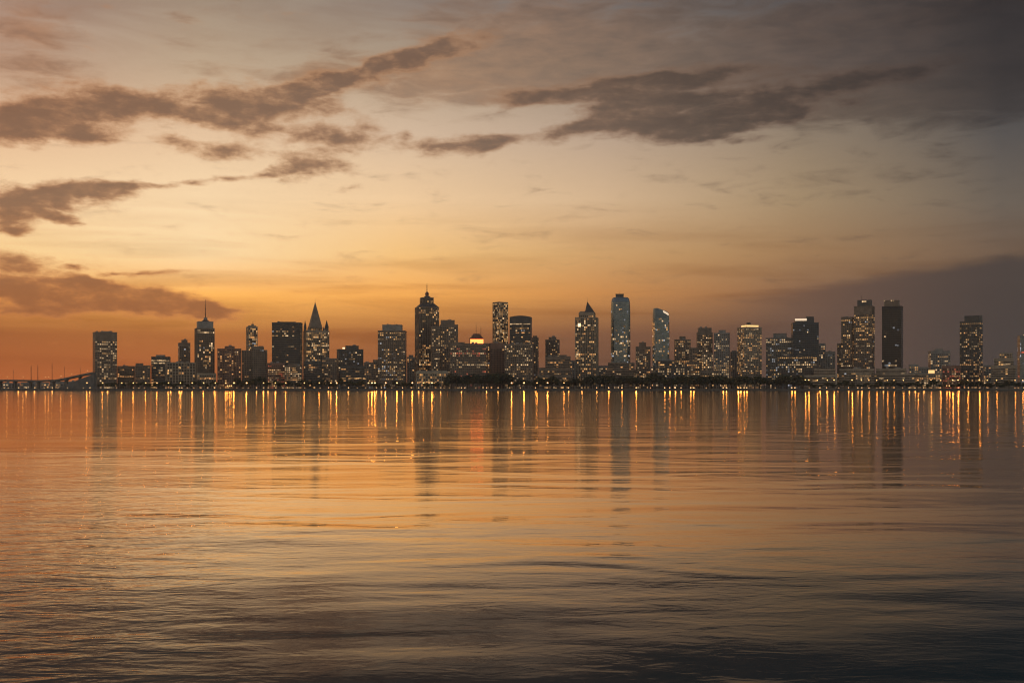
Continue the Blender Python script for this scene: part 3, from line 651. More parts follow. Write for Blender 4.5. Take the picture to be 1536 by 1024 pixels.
mb.add([(x, y, z + h) for x, z in ((xa, zl(xa)), (xb, zl(xb) - .3)) for y in (-d_*.455 - .8, -d_*.43) for h in (-2.6, .6)],
       [(0,1,3,2), (4,6,7,5), (0,4,5,1), (2,3,7,6), (1,5,7,3), (0,2,6,4)]); b.part(mb, 'light_bar', 'sign_white'); b.done()
b = B('podium_block', 'low dim podium with a few bright lights in front of the sail tower', 'building', 976, 1030, 1790, wall='dark_cladding', aspect=.4)
b.block(984, 1012, 541, p=.05, style='strip'); b.block(977, 1036, 551, p=.10, style='grid', name='terrace', aspect=.5, dy=-3, tints=['lit_white', 'lit_warm'], rows=[(556, .35, 'lit_white')]); b.clutter(985, 1010, 541, 3); b.done()
b = B('apartment_block', 'mid-rise with a square cap right of the blue sail tower', 'apartment block', 1011, 1036, 1880, wall='brown_concrete', aspect=.7, short='square-capped mid-rise')
b.block(1011, 1036, 510, p=.26, cs=3, tints=['lit_warm', 'lit_white', 'lit_amber']); b.box(1019, 1028.5, 504.6, 510.2); b.clutter(1012, 1034, 510, 2); b.done()
b = B('low_flats', 'low warm-lit flats filling the gap left of the twin apartment towers', 'flats', 1029, 1047, 1830, wall='brown_concrete', aspect=.6)
b.block(1034, 1046, 522, p=.2, aspect=1); b.block(1029, 1049, 543, p=.42, name='terrace', dy=-4, tints=['lit_warm', 'lit_amber', 'lit_white']); b.done()
b = B('apartment_tower', 'taller left one of two neighbouring apartment towers, with a flat dark top', 'tower', 1044.5, 1069, 1900, wall='brown_concrete', aspect=.7, rot=5, short='flat dark-topped apartment tower')
b.block(1044.5, 1069, 499.5, p=.22, cs=2.9, tints=['lit_warm', 'lit_white']); b.block(1046.5, 1067.5, 492.5, 499.7, name='cap_wall', p=0, blank=9); b.clutter(1048, 1066, 492.5, 3); b.done()
b = B('apartment_tower', 'shorter right one of two neighbouring apartment towers, lower floors brightly gold', 'tower', 1071, 1095, 1870, wall='grey_concrete', aspect=.7, rot=-5, short='gold-footed apartment tower')
b.block(1071, 1095, 500, p=.20, cs=2.9, zones=[(545, 566, .72)], tints=['lit_warm', 'lit_white', 'lit_warm']); b.box(1078, 1088.5, 495.3, 500.2); b.clutter(1072, 1094, 500, 2); b.done()
b = B('bright_lowrise', 'low block of bright windows before the twin apartment towers', 'building', 1049, 1076, 1800, wall='brown_concrete', aspect=.5)
b.block(1052, 1070, 530, p=.38, cs=3.2, tints=['lit_white', 'lit_warm']); b.block(1049, 1078, 556, p=.10, name='terrace', dy=-2); b.done()
b = B('dim_block', 'dim narrow block left of the crown-lit tower', 'building', 1095, 1108, 1930, wall='grey_concrete', aspect=.9)
b.block(1095, 1108, 528, p=.12); b.box(1098, 1105, 526, 528.2); b.done()
b = B('crown_lit_tower', 'apartment tower with an orange lit left face and a glowing roof band', 'tower', 1106, 1142.5, 1860, rot=30, wall='tan_stone', aspect=.7, short='orange-faced tower')
b.block(1106, 1142.5, 491.5, p=.26, cs=2.9, fh=3.5, tints=['lit_warm', 'lit_white', 'lit_amber']); b.block(1112, 1137.5, 487.5, 491.7, name='crown_wall', p=0, blank=9); b.box(1119.5, 1126, 484, 488, 'roof_house', 'dark_cladding')
w_, d_ = b.size(1112, 1137.5)
mb = MB(); dx_ = b.off(1112, 1137.5); mb.box(dx_ - w_/2 + .4, dx_ + w_/2, -d_/2 - .4, -d_/2 - .03, b.z(490.5), b.z(488)); mb.box(dx_ - w_/2 - .4, dx_ - w_/2 - .03, -d_/2, d_/2 - .5, b.z(490.5), b.z(488)); b.part(mb, 'lit_band', 'sign_gold')
w_, d_ = b.size(1106, 1142.5)
for f in range(14):
    for c in range(4):
        if rg.random() < .72: b.lit.append(((-w_/2 - .07, -d_/2 + d_*(c+.5)/4, b.z(495) - f*3.5), -math.pi/2, 2.6, 1.3, 'lit_amber'))
b.done()
b = B('wide_midrise', 'grey mid-rise with a stepped roof left of the white-crowned tower', 'office block', 1149, 1188, 1890, wall='grey_concrete', aspect=.55, short='grey stepped mid-rise')
b.block(1149, 1188, 507.5, p=.17, cs=3.2, rows=[(513, .4, 'lit_white')], tints=['lit_white', 'lit_warm', 'lit_cool']); b.box(1160, 1180, 500.3, 507.7); b.clutter(1151, 1186, 507.5, 3); b.done()
b = B('white_crowned_tower', 'dark office tower with a blazing white strip on its roof', 'tower', 1186.5, 1228, 1850, rot=7, wall='navy_cladding', aspect=.65, short='white-crowned tower')
b.block(1186.5, 1228, 485, style='grid', p=.05, cs=3.1, tints=['lit_white', 'lit_cool']); b.block(1191, 1221, 478.5, 485.2, name='crown_wall', p=0, blank=9, wall='dark_cladding'); b.glowbox(1191.3, 1209, 478.2, 481.4, 'sign_white', 'lit_band', .5, 0, wide=(1191, 1221)); b.box(1208.5, 1220.5, 475.3, 479, 'roof_house', 'dark_cladding'); b.spike(1210, 472.5, 475.4, .2, rings=False); b.done()
b = B('podium_block', 'wide podium with one long row of gold windows under the white-crowned tower', 'building', 1166, 1228, 1790, wall='dark_cladding', aspect=.4)
b.block(1166, 1228, 533.5, style='grid', p=.13, cs=3.3, rows=[(536.5, .95, 'lit_warm'), (548, .5, 'lit_white')], tints=['lit_white', 'lit_cool', 'lit_warm']); b.clutter(1168, 1186, 533.5, 3); b.done()
b = B('dim_block', 'dim stepped block right of the white-crowned tower', 'building', 1228, 1253, 1900, wall='grey_concrete', aspect=.6)
b.block(1228, 1238.5, 515.5, p=.1, aspect=1.2); b.block(1238, 1253, 528, p=.18, aspect=.9, tints=['lit_cool', 'lit_white']); b.clutter(1239, 1252, 528, 2); b.done()
b = B('quay_hall', 'long low quay hall with layered flat roofs and an orange lit canopy', 'hall', 1205, 1254, 1755, wall='tan_stone', aspect=.4, short='orange-canopied quay hall')
b.block(1221, 1254, 553.5, style='strip', p=.02, aspect=.5, dy=6); b.block(1206, 1254, 563, style='strip', p=.05, name='terrace', aspect=.35); b.box(1204, 1255, 564.8, 566.4, 'canopy', 'pale_sill', aspect=.42); b.done()
b = B('stepped_high_tower', 'high stepped tower with a lower left wing and antenna, beside the black tower', 'tower', 1255.5, 1312, 1880, wall='brown_concrete', aspect=.5, short='high stepped tower')
b.block(1255.5, 1263, 515, p=.2, aspect=1.5); b.block(1261.6, 1282, 476, p=.22, cs=3.0, aspect=1.0, rows=[(478.5, .9, 'lit_warm'), (550, .9, 'lit_white')]); b.block(1281, 1312, 460.5, p=.16, cs=3.0, aspect=.8, rows=[(478.5, .7, 'lit_warm'), (494, .75, 'lit_warm'), (498, .6, 'lit_warm'), (519, .5, 'lit_white')], blank=3, zones=[(500, 565, .14)])
b.block(1286, 1308, 451.3, 460.7, name='cap_wall', p=0, blank=9, wall='dark_cladding'); b.glowbox(1294, 1300.5, 452, 454, 'lit_white', 'roof_light', .5, 0, wide=(1286, 1308), aspect=.5); b.spike(1292, 441.5, 451.5, .3); b.clutter(1263, 1280, 476, 2); b.done()
b = B('low_hall', 'low hall with a lit white window row in front of the high stepped tower', 'building', 1256, 1311, 1775, wall='tan_stone', aspect=.4)
b.block(1258, 1311, 553.5, style='strip', p=.03, aspect=.4); b.block(1282, 1306, 560, name='entrance_wing', p=.1, dy=-12, rows=[(563, .9, 'lit_warm')], aspect=.35); b.clutter(1260, 1300, 553.5, 3); b.done()
b = B('black_tower', 'nearly black monolithic tower with tiny lights on its roof edge', 'tower', 1323, 1354.7, 1850, rot=-7, wall='black_cladding', aspect=.8, short='black monolith tower')
b.block(1323, 1354.7, 460.5, style='glass', p=.008, cs=3.4, zones=[(487, 515, .03), (540, 560, .08)], tints=['lit_cool', 'lit_white']); b.block(1326.3, 1349.5, 451.3, 460.7, name='cap_wall', p=0, blank=9, wall='brown_concrete')
for xx in (1327, 1337.3, 1340): b.glowbox(xx, xx + 1.5, 450.6, 452.4, 'lit_white', 'roof_light', .5, 0, wide=(1326.3, 1349.5))
b.done()
b = B('long_terminal', 'long low building with stacked ledges below the black monolith tower', 'building', 1312, 1373, 1780, wall='tan_stone', aspect=.35, short='long ledged building')
b.block(1314, 1360, 553, style='strip', p=.03, aspect=.4); b.block(1312, 1374, 561, style='strip', p=.04, name='terrace', aspect=.36, dy=-3); b.clutter(1316, 1358, 553, 4); b.done()
b = B('low_house', 'small low block with scattered lights left of the yellow sign building', 'building', 1361, 1392, 1830, wall='grey_concrete', aspect=.6)
b.block(1363, 1378, 547.5, p=.2, aspect=1); b.block(1377, 1393, 551, p=.2, aspect=1, tints=['lit_warm', 'lit_white']); b.clutter(1364, 1376, 547.5, 1); b.done()
b = B('square_midrise', 'squat grey mid-rise with a narrower roof block, standing alone', 'building', 1392, 1425.5, 1860, wall='grey_concrete', aspect=.7, rot=12, short='squat lone mid-rise')
b.block(1392, 1425.5, 527, p=.24, cs=3.4, tints=['lit_white', 'lit_warm']); b.box(1400.5, 1414.5, 523.3, 527.2); b.clutter(1394, 1424, 527, 2); b.done()
b = B('billboard_building', 'low waterfront building carrying a blazing yellow sign panel', 'building', 1372, 1412, 1775, wall='tan_stone', aspect=.35, short='yellow sign building')
b.block(1372, 1412, 560.5, style='grid', p=.25, rows=[(567, .5, 'lit_amber')], tints=['lit_warm', 'lit_amber', 'lit_white']); b.box(1392, 1403, 554, 561, 'sign_base', 'dark_cladding', aspect=.4); b.glowbox(1392.8, 1402.2, 555, 560.2, 'sign_gold', 'lit_sign', .6, 0, wide=(1392, 1403), aspect=.44); b.done()
b = B('low_flats', 'row of low dim flats between the squat mid-rise and the tower with gold rows', 'flats', 1413, 1441, 1800, wall='red_brick', aspect=.5)
b.block(1413, 1441, 549, p=.18, tints=['lit_white', 'lit_amber', 'lit_red']); b.clutter(1415, 1440, 549, 3); b.done()
b = B('gold_row_tower', 'tall tower with gold window rows and a dark right side, near the right edge', 'tower', 1439.5, 1474, 1840, rot=-20, wall='dark_cladding', aspect=.5, short='gold-rowed tower')
b.block(1439.5, 1474, 482.5, p=.24, cs=3.2, fh=3.8, rows=[(487, .7, 'lit_warm'), (491, .7, 'lit_warm'), (518, .4), (545, .45)], tints=['lit_warm', 'lit_warm', 'lit_white', 'lit_amber']); b.block(1446.5, 1473.5, 474.3, 482.7, name='cap_wall', p=0, blank=9); b.done()
b = B('low_house', 'low dim building right of the tower with gold rows', 'building', 1474, 1490, 1880, wall='grey_concrete', aspect=.7)
b.block(1474, 1490, 548.5, p=.2); b.done()
b = B('tiered_building', 'tiered building stepping up like a ziggurat near the right edge', 'building', 1487, 1524, 1800, wall='tan_stone', aspect=.6, short='tiered ziggurat building')
b.block(1487, 1525, 549, style='strip', p=.05); b.block(1491, 1521, 538, 549.2, name='upper_tier', p=.14, style='strip', tints=['lit_warm', 'lit_white']); b.block(1499, 1519, 530, 538.2, name='upper_tier', p=.3, tints=['lit_warm', 'lit_amber']); b.clutter(1500, 1518, 530, 3); b.done()
b = B('edge_tower', 'dark tower cut by the right picture edge with a white vertical light', 'tower', 1526, 1552, 1860, wall='blue_curtain_wall', aspect=.7, short='right-edge tower')
b.block(1526, 1552, 504, style='glass', p=.06, cs=3, tints=['lit_red', 'lit_cool', 'lit_warm']); b.glowbox(1528.4, 1529.3, 513, 535, 'lit_cool', 'light_strip', .4, 0, wide=(1526, 1552)); b.glowbox(1533, 1536, 502.3, 504, 'lit_white', 'roof_light', .5, 0, wide=(1526, 1552)); b.done()
for i, (xa, xb, yt_, lab) in enumerate(((-30, 30, 574.5, 'long hazy warehouse under the left end of the bridge'), (31, 74, 573.8, 'hazy warehouse seen under the bridge between the dark masts'), (75, 139, 572.5, 'hazy warehouse behind the bridge ramp, left of the lone boxy tower'))):
    b = B('warehouse', lab, 'warehouse', xa, xb, 1990, wall='grey_concrete', aspect=.25, rot=0)
    b.block(xa, xb, yt_, p=.16, cs=4.5, fh=4.2, tints=['lit_warm', 'lit_amber', 'lit_white']); b.clutter(xa + 4, xb - 4, yt_, 4); b.done()
LANDMARKS.sort()

def ordinals(items, kind):
    """items: list of (px, obj); writes a label that places each one by its landmark and its rank there"""
    words = ['leftmost', 'second', 'third', 'fourth', 'fifth', 'sixth', 'seventh', 'eighth', 'ninth', 'tenth', 'eleventh', 'twelfth',
             'thirteenth', 'fourteenth', 'fifteenth', 'sixteenth', 'seventeenth', 'eighteenth', 'nineteenth', 'twentieth']
    by = {}
    for px, o in sorted(items, key=lambda q: q[0]):
        lm = 'bridge at the left' if px < 128 else min(LANDMARKS, key=lambda l: abs(l[0] - px))[1]
        by.setdefault(lm, []).append(o)
    for lm, os_ in by.items():
        for i, o in enumerate(os_):
            if len(os_) == 1: o['label'] = '%s below the %s, the only one there' % (kind, lm)
            elif i == len(os_) - 1: o['label'] = '%s below the %s, rightmost there' % (kind, lm)
            elif i == 0: o['label'] = '%s below the %s, leftmost there' % (kind, lm)
            else: o['label'] = '%s below the %s, %s from the left' % (kind, lm, words[i])

# ------------------------------------------------------------------ ground, water, sea wall
mb = MB(); mb.add([(-9000, SHORE + 1.5, 0), (9000, SHORE + 1.5, 0), (60000, 60000, 0), (-60000, 60000, 0)], [(0,1,2,3)])
mb.v = [(x, y, LAND - .2) for x, y, z in mb.v]
setting('ground', mb.mesh('ground'), 'soil')
mb = MB(); mb.box(-1500, 1500, SHORE + 1.2, SHORE + 14, LAND - .8, LAND); setting('promenade', mb.mesh('promenade'), 'paving')
mb = MB(); mb.box(-1500, 1500, SHORE + 32, SHORE + 46, LAND - .8, LAND - .08); setting('road', mb.mesh('road'), 'asphalt')
mb = MB()
rw = random.Random(5)
mb.box(-1500, 1500, SHORE, SHORE + 1.2, -1.5, LAND + .15)
mb.box(-1500, 1500, SHORE - .15, SHORE + 1.35, LAND + .15, LAND + .45)
x = -1500
while x < 1500:                                        # buttresses break the face of the wall
    mb.box(x, x + 1.4, SHORE - .5, SHORE, -1.2, LAND - .1); x += rw.uniform(9, 14)
o = mb.obj('sea_wall', 'embankment_stone'); o['label'] = 'long low stone sea wall running along the whole waterfront'; o['category'] = 'wall'

def build_water():
    m = bpy.data.materials.new('lake_water'); m.use_nodes = True
    T = NT(m.node_tree)
    pos = T.n('ShaderNodeNewGeometry').outputs['Position']
    sp = T.n('ShaderNodeSeparateXYZ', {0: pos}); X, Y = sp.outputs[0], sp.outputs[1]
    # swell with long crests, ripples on it, and chop in the near left
    n1 = T.noise(T.mapping(pos, rot=(0, 0, .10), sc=(.060, .135, 1)), 1.0, 2, 0.5, dist=.5).outputs[0]
    n2 = T.noise(T.mapping(pos, rot=(0, 0, -.06), sc=(.26, .56, 1)), 1.0, 3, 0.55, dist=.5).outputs[0]
    n3 = T.noise(T.mapping(pos, rot=(0, 0, .22), sc=(.95, 1.7, 1)), 1.0, 3, 0.55, dist=.6).outputs[0]
    patch = T.noise(T.mapping(pos, sc=(.012, .03, 1)), 1.0, 3, .5).outputs[0]
    pm = T.sstep(patch, .35, .65)
    leftm = T.sstep(T.m('DIVIDE', X, T.m('ADD', Y, 1.0)), -.16, -.44)
    chop = T.m('MULTIPLY', leftm, T.sstep(Y, 170, 60))
    a2 = T.m('ADD', T.m('MULTIPLY_ADD', pm, .020, .008), T.m('MULTIPLY', chop, .10))
    a3 = T.m('ADD', T.m('MULTIPLY_ADD', pm, .006, .0035), T.m('MULTIPLY', chop, .024))
    h = T.m('MULTIPLY', n1, T.m('MULTIPLY_ADD', pm, .14, .075))
    h = T.m('MULTIPLY_ADD', n2, a2, h)
    h = T.m('MULTIPLY_ADD', n3, a3, h)
    h = T.m('MULTIPLY', h, T.sstep(Y, 110, 420, 1.0, .16))        # calmer under the far shore
    bump = T.n('ShaderNodeBump', {'Strength': 1.0, 'Distance': 1.0, 'Height': h})
    ys_ = lambda y0, y1, a, b: T.sstep(Y, y0, y1, a, b)
    rough = ys_(40.0, 110.0, .05, .085)          # small ripples
    rough = T.m('MULTIPLY_ADD', chop, .035, rough)
    broad = T.m('MULTIPLY', ys_(90.0, 300.0, 0.0, .09), 1.0)     # and the share of wind-roughened facets among them
    inc = T.n('ShaderNodeNewGeometry').outputs['Incoming']
    facing = T.n('ShaderNodeVectorMath', {0: inc, 1: bump.outputs[0]}, operation='DOT_PRODUCT').outputs['Value']
    g = lambda q: (q, q, q, 1)
    fr = T.ramp(T.m('MULTIPLY', facing, 2.0, clamp=True), [(0, g(.97)), (.13, g(.93)), (.20, g(.86)), (.26, g(.68)), (.32, g(.42)), (.40, g(.20)), (.52, g(.07)), (1.0, g(.03))])
    body = T.n('ShaderNodeBsdfDiffuse', {'Color': (.018, .042, .052, 1), 'Normal': bump.outputs[0]})
    film = T.n('ShaderNodeBsdfGlossy', {'Color': (1.0, .87, .75, 1), 'Roughness': rough, 'Normal': bump.outputs[0]})
    film2 = T.n('ShaderNodeBsdfGlossy', {'Color': (1.0, .87, .75, 1), 'Roughness': .14, 'Normal': bump.outputs[0]})
    films = T.n('ShaderNodeMixShader', {0: broad, 1: film.outputs[0], 2: film2.outputs[0]})
    b = T.n('ShaderNodeMixShader', {0: fr, 1: body.outputs[0], 2: films.outputs[0]})
    T.n('ShaderNodeOutputMaterial', {'Surface': b.outputs[0]})
    me = bpy.data.meshes.new('water')
    me.from_pydata([(-9000, -300, 0), (9000, -300, 0), (9000, SHORE + .6, 0), (-9000, SHORE + .6, 0)], [], [(0,1,2,3)])
    me.materials.append(m)
    o = link('water', me, None); o['kind'] = 'structure'
build_water()

# ------------------------------------------------------------------ lamps
def lamp_meshes(h, r, mat, beam=0):
    p = MB(); p.tube((0,0,0), (0,0,h - r*.6), .14, .09, 6); p.tube((0,0,0), (0,0,.5), .28, .22, 6)
    p.tube((0,0,h - r*.9), (0,0,h - r*.55), .12, r*.6, 8)
    g = MB(); g.ball((0,0,h), r, 10, 6, 0, .85)
    # half shell added behind the globe to keep its light off the trees
    c = MB(); R_ = r * 1.22; nu, nv = 10, 6; vs = []
    for j in range(nv + 1):
        ph = -math.pi/2 + math.pi * j / nv
        for i in range(nu + 1):
            t = math.radians(-14) + math.radians(208) * i / nu
            vs.append((R_*math.cos(ph)*math.cos(t), R_*math.cos(ph)*math.sin(t), h + R_*math.sin(ph)))
    n_ = len(vs); vs += [(x*1.06, y*1.06, h + (z - h)*1.06) for x, y, z in vs]; fs = []
    for j in range(nv):
        for i in range(nu):
            a = j*(nu+1) + i; q = (a, a+1, a+nu+2, a+nu+1); fs.append(tuple(reversed(q))); fs.append(tuple(k + n_ for k in q))
    c.add(vs, fs)
    c.box(-R_*.9, R_*.9, -R_*.55, R_*.2, h + R_*1.0, h + R_*1.12)
    li = None
    if beam:
        li = bpy.data.lights.new('bulb', 'SPOT'); li.energy = beam * 0.54 * 4 * math.pi; li.color = (1.0, .34, .05) if beam > 150 else (1.0, .40, .08)
        li.spot_size = math.radians(172); li.spot_blend = .25; li.shadow_soft_size = .9
    a, b_, d = p.mesh('pole'), g.mesh('lamp_globe'), c.mesh('light_shield')
    a.materials.append(MATS['black_steel']); b_.materials.append(MATS[mat]); d.materials.append(MATS['black_steel'])
    return (('pole', a), ('lamp_globe', b_), ('light_shield', d), (li, (0, -r - .95, h)))
STRONG = lamp_meshes(9.6, .85, 'lamp_glow_strong', 620); TALL = lamp_meshes(9.6, .65, 'lamp_glow', 230); QUAYSIDE = lamp_meshes(14.0, .75, 'lamp_glow', 520)
QUAYDIM = lamp_meshes(13.6, .6, 'lamp_glow', 190); SMALL = lamp_meshes(5.2, .45, 'lamp_glow_dim', 60); DECK = lamp_meshes(5.2, .6, 'lamp_glow', 260)
LOWB = lamp_meshes(2.3, .6, 'lamp_glow_pale', 300); LOW = lamp_meshes(2.3, .5, 'lamp_glow_pale', 110); DIM = lamp_meshes(2.1, .45, 'lamp_glow_dim')
def lamp(name, group, px, D, meshes, z=LAND, cat='street lamp'):
    t = thing(name, '', cat, (wx(px, D), D, z), 0, group)
    for n_, me in meshes[:3]: link(n_, me, None, t)
    li, p = meshes[3]
    if li:
        o = bpy.data.objects.new('bulb', li); COL.objects.link(o); o.parent = t; o.location = p; o.rotation_euler = (math.radians(-84), 0, 0)
    return (px, t)
tall_px = [130.5,154,182.6,200,218.7,235.5,252.7,270.7,288.3,305.5,323,338.7,351,370,395.5,413,428.7,456.4,479,496.4,505,553,558,562.5,578.5,595.5,
           618.5,635,648,651,671,767.4,786,805.6,821.4,846,1208,1213,1226,1241,1251,1278,1292,1303.3,1315,1331,1341,1355,1377,1396.6,1411,1429,1437,1451,1469,1481,1495,1522.6,1534]
hi_px = [932, 995.7, 1003.5, 1024, 1040.6, 1106, 1192]
low_px = []
for x0, xs in ((0, [30,62,140,200,270,345,400,440,520,645,690,825,890]), (200, [0,42,85,182,250,290,352,372,417,470,515,570,625,672,800,845,885,945]),
               (390, [30,60,120,182,257,347,460,530,597,680,750,808]), (560, [20,60,142,228,297,345,387,430,520,545,585,650,680,705,783,868,960,1048]),
               (730, [265,380,460,535,628,735,845,942,1038,1147]), (900, [278,388,500,540,575,618,697,725,975,1065]),
               (1080, [145,210,315,428,548,572,685,765,820,915,985,1060,1090,1145]), (1296, [37,97,125,152,180,300,345,390,455,515,590,730,798,885,948,1020,1160,1185,1225])):
    low_px += [x0 + X / 5.12 for X in xs]
rl = random.Random(3)
bright = (340, 351, 370, 505, 558, 562.5, 578.5, 595.5, 618.5, 648, 767.4, 786, 821.4, 1208, 1213, 1251, 1278, 1396.6, 1429, 1437, 1451, 1469)
items = []
for px in tall_px:
    near = min(abs(px - q) for q in bright) < 1.2
    ms = (QUAYSIDE if near else QUAYDIM) if px > 1200 else STRONG if near else TALL
    items.append(lamp('street_lamp', 'tall street lamps along the waterfront road', px, SHORE + 30 + rl.uniform(-2, 4), ms))
ordinals(items, 'tall orange street lamp')
HIGH = lamp_meshes(14.5, .5, 'lamp_glow_pale')
items = [lamp('mast_lamp', 'pale mast lamps rising above the dark trees', px, SHORE + 52, HIGH) for px in hi_px]
ordinals(items, 'pale mast lamp above the trees')
low_px += [1020.5, 1041, 1058.5, 1084, 1089, 1106.5, 1111, 1116.5]
items = []
for px in low_px:
    q = rl.random()
    ms = LOWB if 900 < px < 1235 and q < .7 else LOW if q < .45 else DIM
    items.append(lamp('waterside_lamp', 'small lamps on the sea wall promenade', px + rl.uniform(-1, 1), SHORE + 2.2 + rl.uniform(0, 3), ms))
ordinals(items, 'small waterside lamp')

# ------------------------------------------------------------------ bridge at the left
D = 1725.0
br = thing('bridge', 'long flat concrete road bridge on piers at the left edge, rising to a ramp', 'bridge', (wx(40, D), D, LAND))
ox = wx(40, D)
deck = []
for px, py in ((-60, 570.2), (20, 570.2), (60, 570.8), (86, 570.0), (104, 566.5), (122, 562.5), (142, 558.5)): deck.append((wx(px, D) - ox, wz(py, D) - LAND))
mb = MB()
for (xa, za), (xb, zb) in zip(deck, deck[1:]):
    for (y0, y1, h0, h1) in ((-6, 6, -2.0, 0), (-6.3, -6, -1.4, 1.0), (6, 6.3, -1.4, 1.0)):
        mb.add([(xa,y0,za+h0),(xb,y0,zb+h0),(xb,y1,zb+h0),(xa,y1,za+h0),(xa,y0,za+h1),(xb,y0,zb+h1),(xb,y1,zb+h1),(xa,y1,za+h1)],
               [(3,2,1,0),(4,5,6,7),(0,1,5,4),(2,3,7,6),(1,2,6,5),(3,0,4,7)])
mb.obj('deck', 'bridge_concrete', br)
def deck_z(px):
    x = wx(px, D) - ox
    for (xa, za), (xb, zb) in zip(deck, deck[1:]):
        if xa <= x <= xb: return za + (zb - za) * (x - xa) / (xb - xa)
    return deck[-1][1]
for px in (-20, 1, 23, 46, 58, 80, 100, 120):
    x = wx(px, D) - ox; mb = MB(); zt_ = deck_z(px) - 2.0
    mb.box(x - 1.1, x + 1.1, -3.5, 3.5, -.6, zt_ - 1.2); mb.box(x - 1.8, x + 1.8, -5.5, 5.5, zt_ - 1.2, zt_ + .02); mb.obj('pier', 'bridge_concrete', br)
mb = MB(); xa, xb = wx(84, D) - ox, wx(143, D) - ox
mb.add([(xa,-5.5,-.5),(xb,-5.5,-.5),(xb,5.5,-.5),(xa,5.5,-.5),(xa,-5.5,.3),(xb,-5.5,deck[-1][1]-2.05),(xb,5.5,deck[-1][1]-2.05),(xa,5.5,.3)],
       [(3,2,1,0),(4,5,6,7),(0,1,5,4),(2,3,7,6),(1,2,6,5),(3,0,4,7)]); mb.obj('ramp_wall', 'bridge_concrete', br)
items = [lamp('bridge_lamp', 'lamps standing on the bridge deck', px, D + 5, SMALL, LAND + deck_z(px), 'street lamp') for px in (11, 35, 68.5, 73, 91.5, 107.5, 131)]
for i, (px, o) in enumerate(items):
    o['label'] = 'lamp on the bridge deck, ' + ['leftmost of seven', 'second from the left', 'left one of a close pair', 'right one of a close pair', 'at the foot of the ramp', 'halfway up the ramp', 'at the top of the ramp by the tower'][i]
for i, (px, py, r, lab) in enumerate(((20, 553, .22, 'thin faint mast behind the bridge, leftmost of six'), (46.7, 547.5, .5, 'thick dark mast behind the bridge, left one of the dark pair'), (56.8, 547, .45, 'thick dark mast behind the bridge, right one of the dark pair'),
        (78.2, 543.5, .36, 'tallest mast behind the bridge, just left of the ramp'), (96.6, 549, .24, 'thin mast standing behind the bridge ramp, left of two'), (120.5, 550, .24, 'thin mast standing behind the bridge ramp, right of two'))):
    t = thing('mast', lab, 'mast', (wx(px, 1742), 1742, LAND - .3), 0, 'tall masts behind the bridge')
    h = wz(py, 1742) - LAND; mb = MB(); mb.tube((0,0,0), (0,0,h), r*1.5, r*.6, 6); mb.obj('pole', 'black_steel', t)
    mb = MB()
    for k in range(3): mb.box(-1.1, 1.1, -.12, .12, h*.80 + k*1.6, h*.80 + k*1.6 + .18)
    mb.obj('crossarm', 'black_steel', t)
# ------------------------------------------------------------------ trees
def tree_meshes(seed, h, spread, leaf):
    r = random.Random(seed)
    t = MB(); t.tube((0,0,0), (r.uniform(-.3,.3), 0, h*.42), .38, .24, 7)
    cl = []
    for k in range(7):
        a = r.uniform(0, 6.28); q = r.uniform(.25, .8) * spread; z = h * r.uniform(.5, .82)
        p = (q*math.cos(a), q*math.sin(a), z); t.tube((0, 0, h*r.uniform(.25, .42)), p, .17, .05, 5); cl.append((p, spread*r.uniform(.34, .55)))
    cl.append(((0, 0, h*.82), spread*.5)); cl.append(((r.uniform(-.5,.5), 0, h*.62), spread*.62))
    for k in range(6):
        a = r.uniform(0, 6.28); q = spread*r.uniform(.6, 1.0)
        cl.append(((q*math.cos(a), q*math.sin(a), h*r.uniform(.38, .75)), spread*r.uniform(.2, .34)))
    c = MB()
    for (p, rad) in cl:
        for k in range(int(34 + rad*16)):
            v = Vector((r.gauss(0,1), r.gauss(0,1), r.gauss(0,1))).normalized() * rad * r.uniform(.45, 1.08)
            q = Vector(p) + Vector((v.x, v.y, v.z*.8))
            a = Vector((r.gauss(0,1), r.gauss(0,1), r.gauss(0,1))).normalized(); b_ = a.orthogonal().normalized(); s = r.uniform(.3, .75)
            w = a.cross(b_)
            c.add([q - b_*s, q + w*s*.6, q + b_*s, q - w*s*.6], [(0,1,2,3)])
    tm, cm = t.mesh('trunk'), c.mesh('crown')
    tm.materials.append(MATS['tree_bark']); cm.materials.append(MATS[leaf])
    return tm, cm
VAR = [tree_meshes(i, 12.0, 4.6 + .5*(i % 3), ['dark_leaves', 'deep_leaves', 'olive_leaves'][i % 3]) for i in range(7)]
rt = random.Random(11); items = []
def plant(px, D, ytop, vi=None):
    h = wz(ytop, D) - LAND
    t = thing('tree', '', 'tree', (wx(px, D), D, LAND - .3), rt.uniform(0, 6.28), 'dark trees along the waterfront')
    k = max(.45, h / 12.4); t.scale = (k * rt.uniform(.9, 1.25),) * 2 + (k,)
    tm, cm = VAR[rt.randrange(7) if vi is None else vi]
    link('trunk', tm, None, t); link('crown', cm, None, t)
    items.append((px, t))
def strip(x0, x1, ya, yb, gap, Ds):
    x = x0
    while x < x1:
        plant(x, rt.choice(Ds), rt.uniform(ya, yb) - (rt.uniform(2, 5) if rt.random() < .16 else 0)); x += gap * rt.uniform(.7, 1.3)
strip(150, 335, 569, 574, 11, (1690, 1702)); strip(355, 400, 566, 571, 9, (1690, 1700)); strip(400, 545, 567, 573, 10, (1692, 1704))
strip(560, 625, 569, 574, 11, (1690, 1702)); strip(640, 672, 571, 574, 12, (1672, 1676)); strip(673, 765, 557, 564, 6.5, (1700, 1712, 1722)); strip(765, 808, 568, 574, 10, (1690, 1704))
strip(808, 880, 564, 570, 8, (1692, 1706)); strip(880, 1205, 560, 567, 6.2, (1688, 1700, 1714)); strip(1205, 1320, 571, 575.5, 9, (1668, 1672))
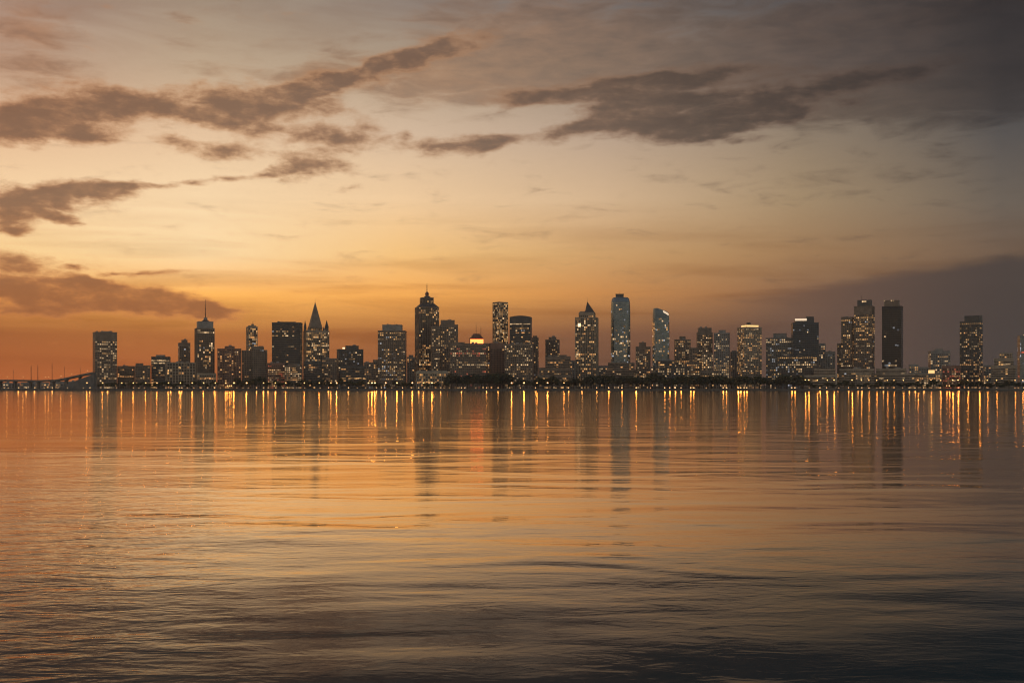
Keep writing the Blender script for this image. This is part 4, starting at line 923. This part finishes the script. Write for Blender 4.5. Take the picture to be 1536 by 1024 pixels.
strip(1320, 1370, 571, 575, 8, (1668, 1674)); strip(1376, 1440, 571, 575.5, 8, (1668, 1674)); strip(1440, 1545, 570, 574.5, 7, (1668, 1674))
ordinals(items, 'dark leafy tree')

# ------------------------------------------------------------------ small waterfront things
t = thing('monument', 'slender floodlit orange monument on the quay left of the high stepped tower', 'monument', (wx(1254.5, 1690), 1690, LAND))
mb = MB(); mb.prism(rect(5, 5), [(-.3, 1, 0, 0), (1.2, 1, 0, 0), (1.25, .7, 0, 0), (2.4, .7, 0, 0)]); mb.obj('plinth', 'tan_stone', t)
mb = MB(); mb.prism(rect(2.4, 2.4), [(2.4, 1, 0, 0), (wz(560, 1690) - LAND, .6, 0, 0), (wz(558, 1690) - LAND, .05, 0, 0)]); mb.obj('shaft', 'cream_render', t)
items = []
for px, D_ in ((341, 1672), (344.5, 1670), (347, 1674), (1252.6, 1684), (1256, 1685), (1420, 1672), (1424, 1670), (1434, 1674)):
    items.append(lamp('quay_lamp', 'orange quay lamps in small clusters', px, D_, DECK, LAND))
ordinals(items, 'short orange quay lamp')

# ------------------------------------------------------------------ evening haze over the water and the city
HAZE = 0.00007
mb = MB(); mb.box(-1700, 1700, -60, 2150, -2.5, 215)
m = bpy.data.materials.new('evening_haze'); m.use_nodes = True
T = NT(m.node_tree)
vol = T.n('ShaderNodeVolumePrincipled', {'Color': (.98, .88, .77, 1), 'Density': HAZE, 'Anisotropy': .35})
T.n('ShaderNodeOutputMaterial', {'Volume': vol.outputs[0]})
m.cycles.homogeneous_volume = True
o = link('haze', mb.mesh('haze'), m); o['kind'] = 'stuff'

# ------------------------------------------------------------------ light, camera, output
sun = bpy.data.lights.new('sun', 'SUN'); sun.energy = 0.004; sun.angle = math.radians(3); sun.color = (1, .62, .32)
so = bpy.data.objects.new('sun', sun); COL.objects.link(so)
dirv = Vector((math.sin(SUN_AZ) * math.cos(SUN_EL), math.cos(SUN_AZ) * math.cos(SUN_EL), math.sin(SUN_EL)))
so.rotation_euler = dirv.to_track_quat('Z', 'Y').to_euler()
so.location = dirv * 3000

cam = bpy.data.cameras.new('camera'); co = bpy.data.objects.new('camera', cam); COL.objects.link(co)
co.location = (0, 0, CAMH); co.rotation_euler = (math.radians(90), 0, 0)
cam.sensor_width = 36; cam.lens = 36 * F / 1536
cam.shift_y = (HZ - 512) / 1536
cam.clip_start = .5; cam.clip_end = 200000
S.camera = co
S.view_settings.view_transform = 'Standard'; S.view_settings.look = 'None'; S.view_settings.gamma = 1; S.view_settings.exposure = 0
S.cycles.use_denoising = True
S.cycles.max_bounces = 5; S.cycles.diffuse_bounces = 2; S.cycles.glossy_bounces = 3
S.cycles.caustics_reflective = True; S.cycles.sample_clamp_indirect = 0; S.cycles.blur_glossy = 0.3
S.cycles.use_adaptive_sampling = False
S.cycles.filter_width = 1.2
